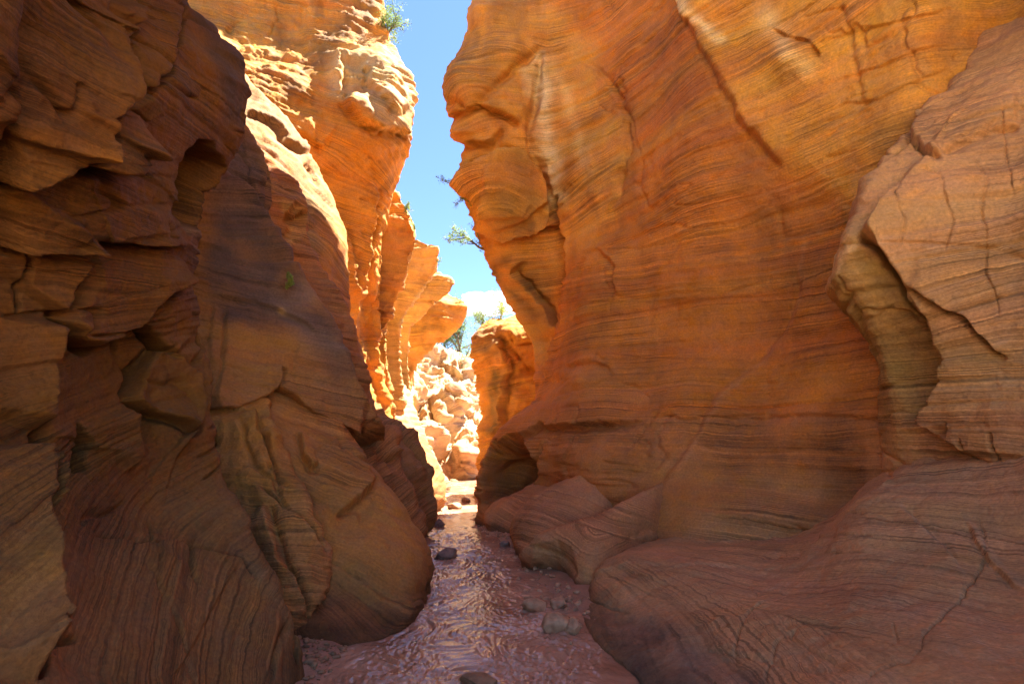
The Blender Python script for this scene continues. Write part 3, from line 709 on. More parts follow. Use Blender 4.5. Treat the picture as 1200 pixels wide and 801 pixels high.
# --- great right wall
def great_wall():
    rws = [
        [G(555, 612), G(576, 619), P(625, 650, 9.9), P(660, 672, 8.8), P(705, 692, 7.9), P(760, 735, 7.1), P(870, 730, 6.6), P(960, 730, 6.1), P(1050, 730, 5.4), P(1180, 730, 5.2)],
        [P(556, 588, 10.8), P(588, 590, 10.4), P(632, 615, 9.8), P(668, 642, 8.7), P(715, 662, 7.8), P(762, 705, 7.0), P(870, 700, 6.6), P(960, 700, 6.1), P(1050, 700, 5.4), P(1180, 700, 5.2)],
        [P(559, 560, 10.8), P(598, 560, 10.4), P(645, 575, 9.75), P(690, 597, 8.6), P(738, 612, 7.7), P(772, 652, 6.9), P(875, 642, 6.4), P(962, 632, 5.9), P(1050, 640, 5.35), P(1180, 640, 5.15)],
        [P(571, 528, 10.9), P(606, 528, 10.2), P(638, 530, 9.70), P(672, 540, 8.60), P(735, 545, 7.80), P(790, 560, 7.30), P(880, 565, 6.65), P(965, 565, 6.1), P(1052, 565, 5.4), P(1180, 565, 5.2)],
        [P(584, 508, 11.0), P(616, 505, 10.3), P(645, 498, 9.80), P(685, 490, 8.80), P(745, 487, 8.10), P(800, 488, 7.55), P(880, 487, 7.10), P(968, 487, 6.15), P(1056, 487, 5.45), P(1180, 487, 5.2)],
        [P(628, 470, 11.6), P(638, 462, 11.0), P(650, 455, 10.40), P(680, 450, 9.20), P(745, 453, 8.35), P(800, 455, 7.65), P(880, 455, 7.15), P(970, 455, 6.2), P(1060, 455, 5.5), P(1180, 455, 5.2)],
        [P(622, 400, 12.0), P(638, 400, 11.8), P(654, 395, 11.30), P(684, 390, 9.40), P(750, 390, 8.50), P(800, 390, 7.75), P(880, 390, 7.20), P(970, 390, 6.2), P(1060, 390, 5.5), P(1180, 390, 5.2)],
        [P(588, 330, 12.0), P(612, 332, 11.6), P(658, 330, 11.1), P(694, 330, 9.40), P(752, 330, 8.40), P(800, 330, 7.60), P(880, 330, 7.05), P(970, 330, 6.2), P(1060, 330, 5.5), P(1180, 330, 5.2)],
        [P(561, 275, 11.6), P(592, 285, 11.2), P(648, 278, 10.9), P(700, 270, 9.40), P(755, 270, 8.45), P(805, 270, 7.60), P(880, 270, 7.05), P(970, 270, 6.2), P(1060, 270, 5.5), P(1180, 270, 5.2)],
        [P(541, 212, 10.6), P(585, 220, 10.0), P(642, 210, 10.2), P(692, 210, 9.3), P(752, 210, 8.3), P(802, 210, 7.4), P(880, 210, 6.8), P(970, 210, 6.15), P(1060, 210, 5.45), P(1180, 210, 5.1)],
        [P(545, 165, 10.4), P(582, 165, 9.8), P(640, 165, 9.9), P(688, 165, 9.3), P(750, 165, 8.3), P(802, 165, 7.35), P(880, 165, 6.7), P(973, 165, 6.0), P(1062, 165, 5.35), P(1180, 165, 5.0)],
        [P(528, 112, 10.1), P(568, 115, 9.5), P(628, 115, 9.7), P(684, 120, 9.3), P(748, 120, 8.3), P(802, 120, 7.3), P(880, 120, 6.6), P(978, 120, 5.85), P(1065, 120, 5.2), P(1180, 120, 4.9)],
        [P(533, 80, 10.1), P(572, 80, 9.5), P(634, 80, 9.6), P(686, 80, 9.1), P(748, 80, 8.2), P(804, 80, 7.2), P(880, 80, 6.5), P(980, 80, 5.75), P(1070, 80, 5.1), P(1185, 80, 4.8)],
        [P(556, 28, 10.1), P(592, 30, 9.5), P(648, 30, 9.3), P(695, 30, 8.9), P(752, 30, 8.0), P(808, 30, 7.0), P(882, 30, 6.35), P(985, 30, 5.55), P(1075, 30, 4.95), P(1190, 30, 4.7)],
        [P(576, -4, 10.1), P(612, -4, 9.5), P(662, -4, 9.1), P(708, -4, 8.7), P(760, -4, 7.8), P(812, -4, 6.8), P(885, -4, 6.2), P(990, -4, 5.4), P(1080, -4, 4.85), P(1195, -4, 4.6)],
    ]
    rows = []
    for i, r in enumerate(rws):
        s = np.array(r[0])
        near = [tuple(np.array([4.9, 2.5, r[-1][2]])), (5.6, -.6, r[-1][2]), (12.0, -3.5, r[-1][2])]  # unseen wall behind the camera, flared open for fill light
        rows.append([tuple(s + np.array([3.2, 2.6, .1])), tuple(s + np.array([.8, 1.4, 0]))] + r + near)
    rows = down(rows, [(0, 0, -.7)])
    # above the frame: the wall climbs on, its unseen rim leaned to shade the left wall
    last = rows[-1]
    lean = [.6, .6, .5, .3, -.5, -.95, -1.2, -1.1, -1.2, -1.45, -1.6, -1.9, -1.2, 0, 0]
    for dz, fx, out in ((1.5, .5, 0), (4.0, 1.0, 0), (6.5, RIM_LEAN, 0), (9.0, RIM_LEAN, .6), (10.0, RIM_LEAN, 4.5), (10.4, RIM_LEAN, 14)):
        rows.append([(v[0] + l * fx + out, v[1], v[2] + dz * (1 if k < 13 else .22)) for k, (v, l) in enumerate(zip(last, lean))])
    F = [
        # undercut shelf and hollows above the stream
        ('scoop', [(572, 522), (600, 513), (614, 512), (626, 535), (631, 555), (618, 575), (596, 585), (572, 590), (560, 592), (566, 560)], 1.7, 15),
        ('lip', [(566, 524), (600, 514), (640, 503), (700, 497), (745, 488), (766, 481)], (690, 450), .15, 40, .3),
        # beak block and lobe in the upper left
        ('lip', [(538, 216), (560, 196), (588, 178), (605, 182), (630, 205), (645, 235)], (590, 235), .45, 50, .05),
        ('lip', [(560, 262), (590, 270), (640, 268), (656, 262)], (600, 230), .5, 50, .05),
        ('lip', [(528, 142), (545, 128), (565, 125), (590, 135), (612, 150)], (565, 100), .22, 40, .15),
        ('bump', 545, 98, 22, 22, 10, .45), ('bump', 548, 150, 20, 16, 0, .30), ('bump', 600, 62, 26, 18, 0, .25), ('bump', 570, 22, 24, 18, 0, .45), ('bump', 556, 215, 26, 24, 0, .12), ('groove', [(560, 130), (590, 95), (620, 70), (640, 52)], 7, .3), ('groove', [(530, 115), (548, 122), (560, 130)], 5, .25),
        ('lip', [(530, 160), (545, 170), (575, 168), (592, 150)], (560, 150), .22, 24, .15),
        ('scoop', [(612, 155), (632, 55), (642, 70), (636, 120), (626, 160), (618, 165)], .14, 10),
        ('lip', [(645, 52), (634, 100), (626, 160), (640, 210), (652, 240)], (665, 150), .12, 40, .15, 4),
        ('lip', [(668, 60), (700, 85), (728, 120), (735, 160), (730, 195), (722, 220), (714, 260)], (690, 150), .10, 45, .2),
        ('groove', [(735, 165), (724, 205), (718, 235)], 3, .06),
        ('lip', [(655, 225), (668, 300), (668, 350), (655, 400), (640, 445)], (700, 350), .25, 30, .06),
        ('lip', [(612, 300), (606, 320), (620, 335), (640, 365), (655, 390)], (590, 330), .20, 25, .1), ('bump', 600, 300, 22, 20, 30, .2),
        # plane change on the big face
        ('lip', [(790, -10), (832, 85), (872, 150), (930, 205), (965, 222), (1000, 260)], (1000, 100), .16, 120, .02, 22),
        ('lip', [(790, -10), (830, 60), (870, 140), (920, 195)], (900, 60), .10, 30, .05, 5),
        ('groove', [(905, 35), (930, 45), (950, 50), (965, 70)], 4, .18), ('bump', 925, 70, 35, 26, 30, .18), ('groove', [(985, 0), (995, 40), (1005, 100), (1020, 125)], 6, .07),
        ('lip', [(960, 132), (1008, 122), (1035, 118), (1060, 100), (1130, 70)], (1050, 60), .03, 30, .35), ('lip', [(950, 100), (1000, 90), (1050, 72), (1140, 40)], (1050, 30), .03, 26, .35), ('lip', [(940, 52), (990, 40), (1050, 25), (1150, 0)], (1050, -5), .03, 22, .35),
        ('bump', 870, 330, 120, 110, 0, -.35), ('bump', 905, 560, 110, 45, 10, -.22),
        ('lip', [(765, 481), (800, 486), (900, 488), (1045, 487)], (900, 400), .035, 40, .04, 2),
        ('lip', [(935, 300), (932, 345), (905, 400), (850, 460), (800, 530), (770, 580)], (1000, 420), .05, 60, .1, 5),
        ('groove', [(770, 480), (750, 500), (735, 520)], 2.5, .08), ('groove', [(690, 430), (700, 415), (720, 440), (700, 455)], 2, .07), ('lip', [(662, 435), (690, 425), (720, 430)], (690, 410), .06, 20, .2),
        ('groove', [(800, 270), (780, 300), (765, 330)], 2, .04), ('groove', [(790, 240), (830, 215), (870, 190)], 1.6, .03), ('groove', [(705, 310), (712, 340), (716, 370)], 3, .08), ('lip', [(700, 290), (720, 310), (720, 350)], (740, 320), .08, 22, .1),
        ('bump', 690, 590, 40, 40, 0, .08),
    ]
    T = [('poly', [(960, 225), (870, 152), (790, -20), (1230, -20), (1230, 330), (1000, 270)], (.62, .32, .09), 20, .75),  # glow of bounced light on the upper face, painted as yellower stone
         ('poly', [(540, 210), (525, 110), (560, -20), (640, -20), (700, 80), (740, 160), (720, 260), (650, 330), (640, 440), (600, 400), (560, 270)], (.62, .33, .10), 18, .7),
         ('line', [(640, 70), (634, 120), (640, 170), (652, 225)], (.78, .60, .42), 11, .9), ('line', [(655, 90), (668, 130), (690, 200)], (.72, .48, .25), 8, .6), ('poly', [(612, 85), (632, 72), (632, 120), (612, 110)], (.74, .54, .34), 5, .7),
         ('line', [(590, 225), (605, 250), (612, 262)], DARK, 10, .4), ('line', [(600, 190), (615, 230), (620, 260)], (.22, .12, .06), 9, .55),
         ('line', [(800, 0), (830, 35), (850, 50)], (.85, .66, .42), 7, .8), ('line', [(900, 15), (930, 70), (945, 80)], (.80, .6, .38), 12, .6),  # highlights of grazing sun painted as pale lines
         ('line', [(590, 300), (572, 320), (590, 330), (630, 370)], (.15, .09, .05), 8, .6), ('line', [(620, 330), (638, 350), (645, 375)], (.15, .09, .05), 8, .6),
         ('poly', [(555, 625), (560, 545), (620, 505), (765, 484), (1050, 487), (1060, 760), (690, 760)], (.46, .195, .09), 5, .8),
         ('poly', [(690, 660), (840, 600), (980, 560), (1040, 520), (1040, 700), (690, 720)], (.50, .26, .15), 30, .6),
         ('line', [(935, 270), (932, 340), (905, 400), (850, 460), (790, 545)], (.58, .30, .17), 3.5, .35), ('poly', [(620, 500), (680, 420), (800, 440), (760, 480)], (.50, .20, .09), 15, .6),
         ('line', [(770, 60), (830, 120), (880, 200)], (.33, .13, .055), 30, .5)]  # dark band paints the diagonal shadow edge into the stone
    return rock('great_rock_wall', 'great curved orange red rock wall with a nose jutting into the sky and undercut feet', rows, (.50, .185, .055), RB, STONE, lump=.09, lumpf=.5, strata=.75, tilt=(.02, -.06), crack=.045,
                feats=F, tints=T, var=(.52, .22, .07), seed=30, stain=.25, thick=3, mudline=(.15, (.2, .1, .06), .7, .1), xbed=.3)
great_wall()

# --- rounded spurs running down from the great wall to the stream
def spur(label, ridge, base, bulge, seed, feats=()):
    Rg = [np.array(P(*q)) for q in ridge]; Bs = [np.array(P(*q) if len(q) == 3 else G(*q)) for q in base]
    rows = [[tuple(b + np.array([0, 0, -.5])) for b in Bs], [tuple(b) for b in Bs]]
    for f, k in ((.3, .9), (.62, 1.0), (.86, .55)):
        rows.append([tuple(b + (r - b) * f + np.array([-.25, -.8, .5]) * bulge * k) for r, b in zip(Rg, Bs)])
    rows.append([tuple(r) for r in Rg])
    rows.append([tuple(r + np.array([.05, .28, -.03])) for r in Rg]); rows.append([tuple(r + np.array([.1, .8, -.35])) for r in Rg]); rows.append([tuple(r + np.array([.3, 1.3, -1.2])) for r in Rg])
    s0 = [[tuple(np.array(r[0]) + np.array([.30, .55, -.05]))] + list(r) for r in rows]
    rock('rock_spur', label, s0, (.48, .215, .115), (1, .3, -.2), STONE, warm=(1.05, 1.0, .68), lump=.04, lumpf=1.0, strata=.45, tilt=(.30, .05), crack=.03, feats=feats, var=(.46, .19, .09), seed=seed, thick=.6, cat='rock spur', mudline=(1.3, (.47, .25, .16), .5, .5),
         group='rounded spurs at the foot of the great wall')
spur('smooth rounded rock spur nearest the sand bar, with a dark hollow in its blunt end', [(613, 654, 7.05), (617, 640, 6.95), (628, 628, 6.85), (652, 619, 6.8), (700, 604, 6.85), (750, 580, 7.15), (810, 545, 8.1)],
     [(611, 661), (612, 664), (622, 668), (648, 674), (690, 692), (745, 680, 6.7), (810, 660, 7.7)], .16, 40, [('scoop', [(620, 668), (628, 636), (652, 628), (668, 636), (674, 660), (678, 690), (640, 690)], .16, 12)])
spur('middle rounded rock spur below the undercut shelf, its edge curving into the water', [(600, 620, 8.9), (602, 607, 8.8), (614, 589, 8.7), (635, 574, 8.6), (664, 561, 8.5), (705, 545, 8.6), (760, 520, 9.2)],
     [(600, 630), (602, 638), (609, 655), (632, 664), (670, 655, 7.3), (715, 630, 7.7), (765, 600, 8.9)], .14, 41)
spur('farthest small rock spur jutting out right below the shadowed alcove', [(571, 604, 10.6), (573, 592, 10.5), (586, 583, 10.4), (604, 576, 10.3), (627, 566, 10.2), (660, 552, 10.0)],
     [(571, 618), (573, 621), (585, 625), (602, 628), (627, 628, 9.0), (660, 625, 8.9)], .12, 42)

# --- pale buttress at the right of the frame
def pale_buttress():
    rws = [
        [P(1045, 600, 5.2), P(1080, 600, 4.9), P(1135, 600, 4.5), P(1210, 600, 4.0)],
        [P(1048, 500, 5.1), P(1085, 500, 4.85), P(1140, 500, 4.45), P(1210, 500, 4.0)],
        [P(1036, 430, 5.05), P(1075, 430, 4.85), P(1140, 430, 4.4), P(1210, 430, 4.0)],
        [P(1006, 362, 4.9), P(1045, 362, 4.7), P(1128, 365, 4.32), P(1205, 365, 3.95)],
        [P(977, 320, 4.8), P(1028, 312, 4.55), P(1118, 310, 4.22), P(1205, 310, 3.9)],
        [P(986, 288, 4.68), P(1030, 270, 4.45), P(1118, 260, 4.15), P(1205, 260, 3.85)],
        [P(1007, 240, 4.65), P(1048, 230, 4.45), P(1128, 215, 4.15), P(1210, 210, 3.88)],
        [P(1022, 205, 4.7), P(1062, 195, 4.5), P(1135, 185, 4.2), P(1214, 180, 3.9)],
        [P(1084, 130, 4.9), P(1115, 130, 4.65), P(1165, 130, 4.3), P(1225, 130, 3.95)],
        [P(1136, 60, 5.0), P(1162, 60, 4.75), P(1200, 60, 4.45), P(1250, 60, 4.05)],
        [P(1163, -4, 5.0), P(1190, -4, 4.8), P(1225, -4, 4.5), P(1275, -4, 4.1)],
    ]
    rows = []
    for i, r in enumerate(rws):
        s = np.array(r[0]); q = r[-1]
        rows.append([tuple(s + np.array([2.0, 1.0, .0])), tuple(s + np.array([.45, .7, 0]))] + r + [(q[0] + .15, 2.4, q[2]), (q[0] + .6, .2, q[2]), (q[0] + 7, -2.8, q[2])])  # last columns unseen, swung outward behind the camera for fill light
    rows = up(rows, [(.0, -.1, 1.2), (.1, -.2, 2.6), (1.5, -.2, 3.2), (5, 0, 3.4)])
    F = [('lip', [(1008, 272), (1030, 290), (1050, 318), (1066, 340), (1090, 362), (1108, 392), (1126, 425), (1118, 450), (1105, 470), (1085, 500)], (1150, 330), .30, 80, .03),
         ('groove', [(1015, 280), (1055, 325), (1085, 355), (1112, 400), (1128, 430)], 4, .14), ('lip', [(1060, 325), (1100, 340), (1140, 370), (1175, 400), (1195, 420)], (1170, 330), .10, 40, .1),
         ('groove', [(1105, 180), (1140, 165), (1170, 152), (1200, 145)], 3, .09), ('lip', [(1100, 185), (1130, 172), (1165, 155), (1200, 148)], (1120, 130), .08, 30, .1),
         ('groove', [(1142, 185), (1152, 215), (1147, 250), (1156, 290), (1153, 318), (1172, 345), (1188, 375)], 2.2, .05), ('groove', [(1058, 218), (1050, 240), (1058, 262), (1053, 290)], 2.2, .05), ('groove', [(1062, 212), (1080, 208), (1099, 214), (1104, 236), (1114, 262), (1108, 300)], 2, .045),
         ('groove', [(1175, 130), (1180, 190), (1185, 230)], 2, .04), ('groove', [(978, 325), (1000, 350), (1008, 380), (1020, 410), (1040, 445)], 2.5, .08), ('groove', [(1005, 378), (1030, 370), (1050, 350)], 2, .05),
         ('lip', [(1000, 232), (1022, 205), (1070, 165)], (1040, 230), .06, 30, .1), ('groove', [(1140, 515), (1145, 540), (1143, 550)], 3, .10), ('groove', [(1175, 510), (1178, 535), (1172, 548)], 3, .10), ('scoop', [(1105, 500), (1128, 495), (1125, 512), (1108, 512)], .1, 4),
         ('bump', 1010, 330, 22, 40, -25, .06), ('lip', [(1085, 100), (1070, 160), (1090, 188), (1105, 190)], (1130, 150), .1, 30, .1)]
    T = [('poly', [(970, 320), (1000, 280), (1060, 330), (1112, 395), (1130, 430), (1100, 480), (1050, 545)], OLIVE, 8, .8), ('line', [(978, 318), (985, 295), (1003, 282)], (.62, .42, .26), 5, .8),
         ('poly', [(1050, 500), (1110, 470), (1220, 480), (1220, 620), (1040, 620)], MUD, 15, .7), ('line', [(1060, 340), (1120, 400), (1180, 420)], (.36, .21, .09), 14, .5)]
    rock('pale_rock_buttress', 'pale tan layered rock buttress with dark cracks bulging over an olive hollow', rows, TAN, RB, STONE, lump=.06, lumpf=.8, strata=1.0, rough=.025, tilt=(-.02, .0), crack=.04, feats=F, tints=T,
         var=(.50, .26, .14), seed=31, thick=1.5, cat='rock buttress', xbed=.15)
pale_buttress()

# --- mud-coated bank in the lower right
def bank():
    def W(x, y, z): return (x, y, z)
    cols = [
        [P(705, 700, 7.0)] + [P(712, 690, 6.9), P(716, 684, 6.9), P(720, 680, 6.9), P(724, 676, 7.0), P(735, 655, 7.7)],
        [G(684, 722), P(684, 704, 5.75), P(689, 690, 5.85), P(694, 678, 5.95), P(702, 667, 6.1), P(712, 650, 7.1)],
        [G(694, 744), P(712, 716, 5.0), P(728, 692, 5.25), P(742, 668, 5.55), P(757, 648, 5.9), P(765, 632, 6.9)],
        [G(720, 772), P(762, 735, 4.45), P(782, 705, 4.75), P(802, 675, 5.15), P(820, 650, 5.65), P(828, 630, 6.75)],
        [G(750, 801), P(822, 760, 3.85), P(845, 727, 4.2), P(868, 694, 4.65), P(892, 663, 5.25), P(900, 628, 6.4)],
        [G(790, 850), P(892, 795, 3.3), P(922, 747, 3.65), P(945, 702, 4.2), P(960, 641, 5.0), P(966, 612, 6.0)],
        [G(840, 930), P(992, 832, 2.6), P(1022, 762, 3.1), P(1022, 682, 3.9), P(1020, 580, 4.85), P(1035, 552, 5.45)],
        [G(900, 1050), P(1130, 882, 2.05), P(1132, 782, 2.7), P(1112, 662, 3.7), P(1075, 545, 4.8), P(1115, 510, 5.1)],
        [W(.85, 1.2, 0), P(1260, 902, 1.75), P(1240, 782, 2.5), P(1222, 652, 3.4), P(1185, 522, 4.25), P(1205, 482, 4.7)],
        [W(.85, .2, 0), W(1.5, .4, .35), W(2.3, .8, .7), W(3.1, 1.5, 1.1), W(3.9, 2.2, 1.65), W(4.4, 2.4, 2.2)],
        [W(.85, -2, 0), W(1.5, -2, .35), W(2.3, -2, .7), W(3.1, -1.8, 1.1), W(4.0, -1.5, 1.7), W(4.5, -1.4, 2.2)],
        [W(5, -7, -.1), W(6, -7, .0), W(7, -7, .1), W(8, -7, .3), W(9, -6, .8), W(10, -5, 1.6)],
    ]
    rows = [list(r) for r in zip(*cols)]
    rows = down(rows, [(0, 0, -.5)])
    F = [('groove', [(922, 697), (900, 705), (880, 722), (868, 742), (862, 765), (863, 785)], 1.8, .05), ('groove', [(940, 742), (915, 762), (900, 785), (898, 801)], 1.8, .05), ('groove', [(1145, 610), (1160, 640), (1140, 680), (1122, 700), (1085, 740), (1070, 775)], 1.8, .05),
         ('lip', [(1172, 600), (1152, 645), (1140, 680), (1110, 712), (1085, 740), (1070, 775), (1020, 801)], (1050, 700), .0, 60, .2), ('groove', [(1072, 778), (1050, 778), (1030, 790), (1018, 801)], 2.5, .05),
         ('lip', [(1055, 592), (1080, 615), (1105, 640), (1125, 665)], (1050, 640), .03, 30, .2), ('groove', [(1047, 728), (1052, 750), (1046, 760)], 2, .03), ('groove', [(877, 683), (886, 695)], 1.6, .03),
         ('lip', [(1047, 556), (1013, 586), (983, 613), (953, 646), (930, 658)], (1020, 630), .05, 12, .1), ('lip', [(1130, 610), (1160, 650), (1200, 690)], (1180, 620), .03, 30, .2),
         ('groove', [(1050, 510), (1044, 545), (1035, 560)], 3, .08)]
    T = [('poly', [(690, 725), (760, 715), (900, 800), (760, 812)], (.20, .13, .095), 22, .8), ('line', [(1055, 592), (1080, 615), (1105, 642), (1130, 670)], (.55, .33, .2), 2.2, .5), ('line', [(1130, 605), (1160, 640), (1210, 690)], (.55, .33, .2), 2.2, .4),
         ('line', [(1125, 690), (1140, 740), (1200, 790)], (.52, .32, .2), 2, .35), ('line', [(1100, 730), (1130, 770), (1170, 801)], (.52, .32, .2), 2, .35)]
    rock('mud_coated_bank', 'smooth mauve brown mud coated rock bank sloping up from the stream to the pale buttress', rows, (.55, .295, .145), (1, .2, -.3), STONE_SOFT, warm=(1, 1, .9), lump=.045, lumpf=.9, strata=.30, rough=.012, tilt=(.45, .25), crack=.03, feats=F, tints=T,
         var=(.50, .25, .11), seed=32, thick=.6, cat='rock bank', xbed=.4)
bank()

# ------------------------------------------------------------------ stream bed and water
def cx_of(y): return -.085 * y

def edge_right(y): return np.interp(y, [3.5, 4.6, 5.2, 5.7, 6.5, 7.8, 9.7, 11, 14, 18, 24], [1.1, .75, .55, .33, .17, -.02, -.55, -.75, -1.0, -1.35, -1.5])

def sheet(ys, xo, zf, name, mat, attrs=None):
    Y, X = np.meshgrid(ys, xo, indexing='ij')
    X = X + cx_of(Y)
    p = np.stack([X.ravel(), Y.ravel(), np.zeros(X.size)], 1)
    p[:, 2] = zf(p)
    nu, nv = X.shape; idx = np.arange(nu * nv).reshape(nu, nv)
    q = np.stack([idx[:-1, :-1], idx[:-1, 1:], idx[1:, 1:], idx[1:, :-1]], -1).reshape(-1, 4)
    tot = np.full(len(q), 4, np.int32); st = (np.arange(len(q)) * 4).astype(np.int32)
    return new_mesh(name, p, (q.ravel().astype(np.int32), st, tot), mat, True)

def mat_bed():
    m, t, b, out = nt('wet_red_sand'); L = t.links.new
    tc = N(t, 'ShaderNodeTexCoord')
    n1 = N(t, 'ShaderNodeTexNoise'); n1.inputs['Scale'].default_value = 3; n1.inputs['Detail'].default_value = 6; L(tc.outputs['Object'], n1.inputs['Vector'])
    n2 = N(t, 'ShaderNodeTexNoise'); n2.inputs['Scale'].default_value = 70; n2.inputs['Detail'].default_value = 4; L(tc.outputs['Object'], n2.inputs['Vector'])
    cr = N(t, 'ShaderNodeValToRGB'); cr.color_ramp.elements[0].color = (.20, .09, .045, 1); cr.color_ramp.elements[1].color = (.42, .22, .12, 1)
    cr.color_ramp.elements[0].position = .3; cr.color_ramp.elements[1].position = .7
    mx = mathn(t, 'MULTIPLY_ADD', n2.outputs['Fac'], .5, mathn(t, 'MULTIPLY', n1.outputs['Fac'], .5)); L(mx, cr.inputs[0]); L(cr.outputs[0], b.inputs['Base Color'])
    b.inputs['Roughness'].default_value = .55
    bp = N(t, 'ShaderNodeBump'); bp.inputs['Strength'].default_value = .6; bp.inputs['Distance'].default_value = .01; L(n2.outputs['Fac'], bp.inputs['Height']); L(bp.outputs[0], b.inputs['Normal'])
    return m

def bed_z(p):
    x, y = p[:, 0], p[:, 1]
    e = edge_right(y) + .12 * perlin(p * 1.4, 90)
    z = -.055 + .085 * sstep(-.18, .30, x - e) + .06 * sstep(.2, .9, x - e)
    z += .10 * sstep(-1.12, -1.5, x + .10 * perlin(p * 2, 92)) * sstep(5.6, 4.6, y)
    z += .018 * perlin(p * 3, 91) + .008 * perlin(p * 9, 93)
    return z
ys = np.concatenate([[-300, -60, -20, -8], np.arange(-6, 2.4, .3), 2.4 * 1.0075 ** np.arange(0, 335), [32, 36, 45, 70, 140, 320]])
xo = np.concatenate([[-320, -120, -40, -12, -5], np.linspace(-2.4, 2.6, 190), [5, 12, 40, 120, 320]])
sheet(ys, xo, bed_z, 'streambed', mat_bed())
tag(bpy.data.objects['streambed'], 'wet red sand bed of the canyon floor with a low bar along the right wall', 'streambed', kind='structure')

def mat_water():
    m, t, b, out = nt('muddy_water'); L = t.links.new
    tc = N(t, 'ShaderNodeTexCoord')
    n = N(t, 'ShaderNodeTexNoise'); n.inputs['Scale'].default_value = 1.6; n.inputs['Detail'].default_value = 4; L(tc.outputs['Object'], n.inputs['Vector'])
    cr = N(t, 'ShaderNodeValToRGB'); cr.color_ramp.elements[0].color = (.30, .145, .085, 1); cr.color_ramp.elements[1].color = (.54, .31, .19, 1)
    cr.color_ramp.elements[0].position = .35; cr.color_ramp.elements[1].position = .65
    L(n.outputs['Fac'], cr.inputs[0]); L(cr.outputs[0], b.inputs['Base Color'])
    b.inputs['Roughness'].default_value = .10; b.inputs['IOR'].default_value = 1.36; b.inputs['Specular IOR Level'].default_value = 1.0
    mp = N(t, 'ShaderNodeMapping'); mp.inputs['Scale'].default_value = (1, .55, 1); L(tc.outputs['Object'], mp.inputs['Vector'])
    n2 = N(t, 'ShaderNodeTexNoise'); n2.inputs['Scale'].default_value = 30; n2.inputs['Detail'].default_value = 4; n2.inputs['Distortion'].default_value = .3; L(mp.outputs[0], n2.inputs['Vector'])
    bp = N(t, 'ShaderNodeBump'); bp.inputs['Strength'].default_value = .35; bp.inputs['Distance'].default_value = .02; L(n2.outputs['Fac'], bp.inputs['Height']); L(bp.outputs[0], b.inputs['Normal'])
    return m

def water_z(p):
    q = p.copy(); q[:, 0] -= cx_of(p[:, 1])
    w = np.stack([perlin(q * 2.2, 100), perlin(q * 2.2, 101), np.zeros(len(q))], 1) * .30
    s = (q + w) * np.array([1, .7, 1])
    a = perlin(s * 5, 102) + .8 * perlin(s * 11, 106); b = 1 - abs(perlin(s * 15 + .4 * perlin(s * 6, 107)[:, None], 103)) * 2; c = perlin(s * 27, 104) + .7 * perlin(s * 48, 108)
    calm = .3 + 1.0 * sstep(-.3, .4, perlin(q * np.array([1.3, .5, 1]), 105))
    e = edge_right(p[:, 1]) - p[:, 0]
    calm *= .25 + .75 * sstep(0, .35, e)
    return calm * (.013 * a + .006 * b + .011 * c - .006) + .002
ys = np.concatenate([np.arange(-8, 2.4, .2), 2.4 * 1.0034 ** np.arange(0, 715), [28, 30]])
xo = np.linspace(-1.9, 2.1, 330)
sheet(ys, xo, water_z, 'stream_water', mat_water())
tag(bpy.data.objects['stream_water'], 'shallow rippling reddish brown stream running down the canyon floor', 'stream', kind='structure')

# unseen pale sand added behind the viewer to bounce warm sunlight in
ys = np.arange(-60, -2.2, .6); xo = np.linspace(-40, 40, 90)
def mat_bounce_sand():
    m, t, b, out = nt('bounce_sand'); L = t.links.new
    tc = N(t, 'ShaderNodeTexCoord'); n1 = N(t, 'ShaderNodeTexNoise'); n1.inputs['Scale'].default_value = 2; n1.inputs['Detail'].default_value = 8; L(tc.outputs['Object'], n1.inputs['Vector'])
    cr = N(t, 'ShaderNodeValToRGB'); cr.color_ramp.elements[0].color = (.50, .33, .18, 1); cr.color_ramp.elements[1].color = (.66, .46, .27, 1); L(n1.outputs['Fac'], cr.inputs[0]); L(cr.outputs[0], b.inputs['Base Color'])
    b.inputs['Roughness'].default_value = .9
    return m
o = sheet(ys, xo, lambda p: .22 * sstep(-2.2, -4.5, p[:, 1]) - .06 + .06 * perlin(p * .5, 94) + .04 * np.abs(p[:, 0]) * .2, 'bounce_sand_flat', mat_bounce_sand())
tag(o, 'unseen pale sand flat added behind the viewer to bounce sunlight into the canyon', 'sand', kind='structure')

# ------------------------------------------------------------------ loose stones
def stone_mat(name, c1, c2):
    m, t, b, out = nt(name); L = t.links.new
    tc = N(t, 'ShaderNodeTexCoord'); n = N(t, 'ShaderNodeTexNoise'); n.inputs['Scale'].default_value = 14; n.inputs['Detail'].default_value = 7; L(tc.outputs['Object'], n.inputs['Vector'])
    cr = N(t, 'ShaderNodeValToRGB'); cr.color_ramp.elements[0].color = (*c1, 1); cr.color_ramp.elements[1].color = (*c2, 1); cr.color_ramp.elements[0].position = .32; cr.color_ramp.elements[1].position = .68
    L(n.outputs['Fac'], cr.inputs[0]); L(cr.outputs[0], b.inputs['Base Color']); b.inputs['Roughness'].default_value = .7
    bp = N(t, 'ShaderNodeBump'); bp.inputs['Strength'].default_value = .7; bp.inputs['Distance'].default_value = .02; L(n.outputs['Fac'], bp.inputs['Height']); L(bp.outputs[0], b.inputs['Normal'])
    return m
SM_TAN = stone_mat('tan_stone', (.32, .165, .08), (.56, .33, .17)); SM_DARK = stone_mat('dark_stone', (.14, .08, .055), (.30, .19, .13)); SM_BROWN = stone_mat('brown_stone', (.18, .09, .04), (.34, .19, .09))

def ico(sub):
    import bmesh
    bm = bmesh.new(); bmesh.ops.create_icosphere(bm, subdivisions=sub, radius=1)
    V = np.array([v.co[:] for v in bm.verts]); F = [[v.index for v in f.verts] for f in bm.faces]; bm.free()
    return V, F
ICO4, ICO2 = ico(4), ico(2)

